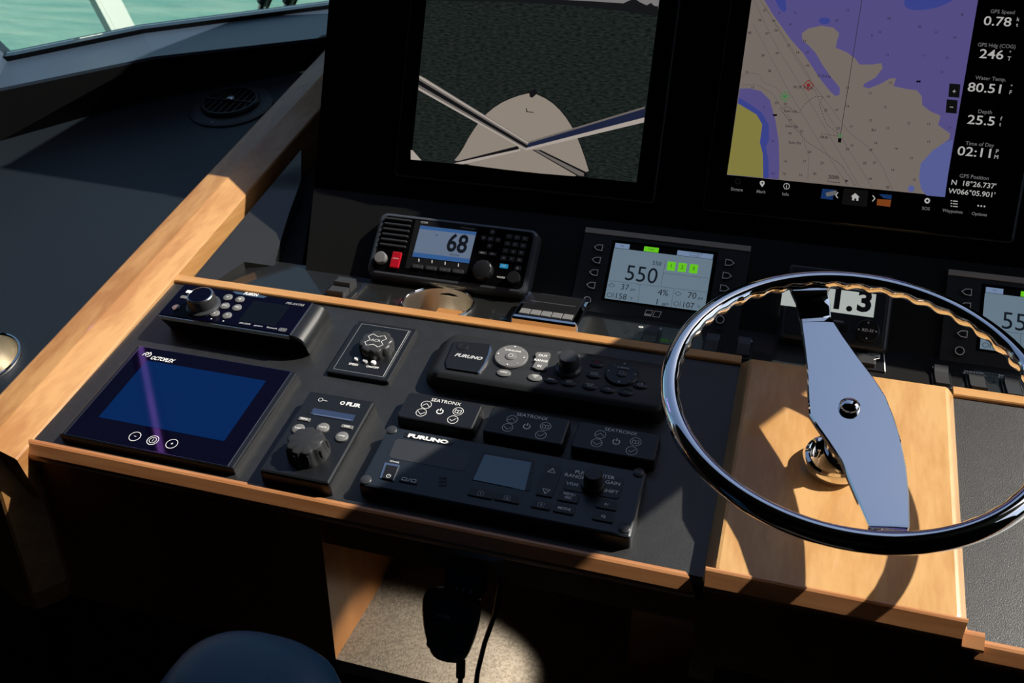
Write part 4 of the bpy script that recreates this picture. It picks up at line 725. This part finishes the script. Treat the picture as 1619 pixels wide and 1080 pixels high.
# ---------------------------------------------------------------- steering wheel
WN = 14.0
WP = Plane((1.017, .1276, .186), WN)
t = Thing('steering_wheel', 'polished chrome steering wheel with one broad spoke over the wooden pod', 'steering wheel', WP, 0, 0, 0)
RW, rw = .1980, .0112
n, mm = 288, 20; V = []; Fc = []
for i in range(n):
    g = 2*math.pi*i/n; sc = .5+.5*math.cos(44*g)
    for k in range(mm):
        p = 2*math.pi*k/mm; inn = max(0, math.cos(p-R_(215)))**2
        q = rw*(1+.02*math.cos(p))-.0032*sc*inn
        x = RW+q*math.cos(p); V.append((x*math.cos(g), x*math.sin(g), q*1.06*math.sin(p)))
for i in range(n):
    for k in range(mm):
        a, b = i*mm+k, i*mm+(k+1) % mm; c, d = ((i+1) % n)*mm+(k+1) % mm, ((i+1) % n)*mm+k; Fc.append((d, c, b, a)[::-1])
t.mesh('rim', V, Fc, 'chrome', smooth=True)
c3 = (1020, 400, 2.25); dz = -.027
def wq(P): return [t.q(c3, x, y, dz) for x, y in P]
Lf = wq([(553, 235), (566, 330), (576, 420), (580, 520), (584, 572), (610, 612), (650, 668), (695, 735), (740, 840), (795, 965)])
Rt = wq([(662, 228), (705, 295), (760, 372), (812, 440), (855, 505), (885, 580), (910, 660), (930, 760), (940, 860), (943, 968)])
up_l, up_r = (t.q(c3, 522, 132, -.002), t.q(c3, 650, 128, -.002)); dn_l, dn_r = (t.q(c3, 800, 992, -.003), t.q(c3, 938, 994, -.003))
rows = []
def row(l, r, z1, th=.0065, e=.0016):
    l, r = np.array(l), np.array(r); d = (r-l)/np.linalg.norm(r-l)
    A, B = l+d*e, r-d*e
    return [(*l, z1-th), (*r, z1-th), (*r, z1-e), (*B, z1), (*A, z1), (*l, z1-e)]
rows.append(row(np.array(up_l)+[-.004, .010], np.array(up_r)+[.004, .010], -.001)); rows.append(row(up_l, up_r, -.003))
um = lambda f: (np.array(up_l)*(1-f)+np.array(Lf[0])*f, np.array(up_r)*(1-f)+np.array(Rt[0])*f)
for f, zz in ((.45, -.009), (.8, -.021), (.93, -.0255)): rows.append(row(*um(f), zz))
for l, r in zip(Lf, Rt): rows.append(row(l, r, dz))
for f, zz in ((.3, -.0255), (.6, -.018), (1.0, -.006)): rows.append(row(np.array(Lf[-1])*(1-f)+np.array(dn_l)*f, np.array(Rt[-1])*(1-f)+np.array(dn_r)*f, zz))
rows.append(row(np.array(dn_l)+[0, -.012], np.array(dn_r)+[0, -.012], -.003))
V, Fc = loft([[tuple(v) for v in r_] for r_ in rows]); t.mesh('spoke', V, Fc, 'chrome', smooth=True)
t.lathe('hub_nut', 'chrome', (0, .004), [(.0115, dz-.001), (.0118, dz+.002), (.0108, dz+.006), (.0078, dz+.0090), (.004, dz+.0104), (.0003, dz+.0108)], n=36)
t.lathe('column', 'chrome', (0, .004), [(.022, -.128), (.019, -.10), (.0165, -.07), (.019, -.045), (.026, -.036), (.026, dz-.006)][::1], n=36)
t.lathe('column_ring', 'chrome', (-.004, .002), [(.0300, -.124), (.034, -.119), (.0355, -.112), (.033, -.106), (.0295, -.1045), (.027, -.107), (.0265, -.112), (.0262, -.124)], n=40)
# ---------------------------------------------------------------- radio handset under the trim
MP = Plane(tuple(onY(712, 990, -.035)), 72)
t = Thing('radio_microphone', 'black radio handset hanging below the front trim', 'microphone', MP, 0, 0, 0)
cP = (480, 860, 4.26)
def mic(k, z_, dy=0, s=1):
    P = [(.030, .042), (.036, .032), (.037, .015), (.034, -.010), (.028, -.034), (.020, -.045), (0, -.048), (-.014, -.046), (-.022, -.036), (-.031, -.012), (-.036, .015), (-.036, .034), (-.030, .043), (0, .047)]
    P = smooth_closed([(x*k-.002, y*k+dy) for x, y in P], 1); return [(x, y, z_) for x, y in P][::-1]
t.mesh('body', *loft([mic(.86, -.018), mic(.97, -.012), mic(1, -.002), mic(.97, .004), mic(.86, .008), mic(.80, .0085)]), 'mic_black', smooth=True)
t.rbox('top_band', 'slate', -.030, .028, .024, .040, .006, .0115, .006, .003, loc=True)
for k in range(6): t.rbox('grille_slot', 'ink_black', -.024+k*.0008, .022-k*.0012, .006-k*.0066, .0092-k*.0066, .0078, .0098, .001, .0004, loc=True)
t.rbox('grille_plate', 'plastic_grey', -.026, .024, -.031, .022, .006, .0092, .006, .001, loc=True)
t.text('ICOM', -.006, .0155, .0045, 'ink_grey', .0095, bold=.03)
t.lathe('key', 'key_dark', (.002, -.037), [(.0055, .006), (.0055, .0105), (.0005, .0107)], n=18)
t.mesh('strain_relief', *tube([(.016, -.044, -.004), (.017, -.056, -.004), (.0175, -.066, -.004)], .0058, 10), 'rubber', smooth=True)
t.mesh('cord', *tube([(.0175, -.06, -.004), (.0185, -.09, -.004), (.022, -.14, -.003), (.024, -.22, 0)], .0032, 8), 'key_black', smooth=True)
t.mesh('cord', *tube([(.052, .06, -.02), (.050, .02, -.018), (.041, -.02, -.016), (.036, -.06, -.014), (.036, -.10, -.012), (.038, -.22, -.01)], .0032, 8), 'key_black', smooth=True)
t.rbox('hanger_clip', 'plastic', -.014, .034, .038, .075, -.026, -.004, .005, .002, loc=True)
for x in (.002, .010, .020): t.rbox('clip_prong', 'dark_chrome', x, x+.003, .046, .052, -.005, -.002, .0005, .0003, loc=True)
# ---------------------------------------------------------------- helm seat arm in the foreground
c0 = onY(385, 1090, -.33)
t = Thing('helm_chair', 'dark blue rounded seat top at the bottom edge of the photo', 'chair', loc=tuple(c0-np.array([0, 0, .06])))
rings = []
for zz, k in ((-.30, .80), (-.05, 1.0), (.0, 1.02), (.03, .99), (.052, .93), (.066, .82), (.075, .66), (.079, .45), (.080, .1)):
    rings.append([(k*.088*math.copysign(abs(math.cos(g))**.8, math.cos(g)), k*.075*math.copysign(abs(math.sin(g))**.8, math.sin(g)), zz+.012*math.cos(g)*0) for g in [2*math.pi*i/40 for i in range(40)]])
t.mesh('cushion', *loft(rings), 'seat_blue', smooth=True)
pr = [(.0895*math.copysign(abs(math.cos(g))**.8, math.cos(g)), .0765*math.copysign(abs(math.sin(g))**.8, math.sin(g)), .012) for g in [2*math.pi*i/40 for i in range(41)]]
t.mesh('piping', *tube(pr, .003, 6), 'plastic', smooth=True)
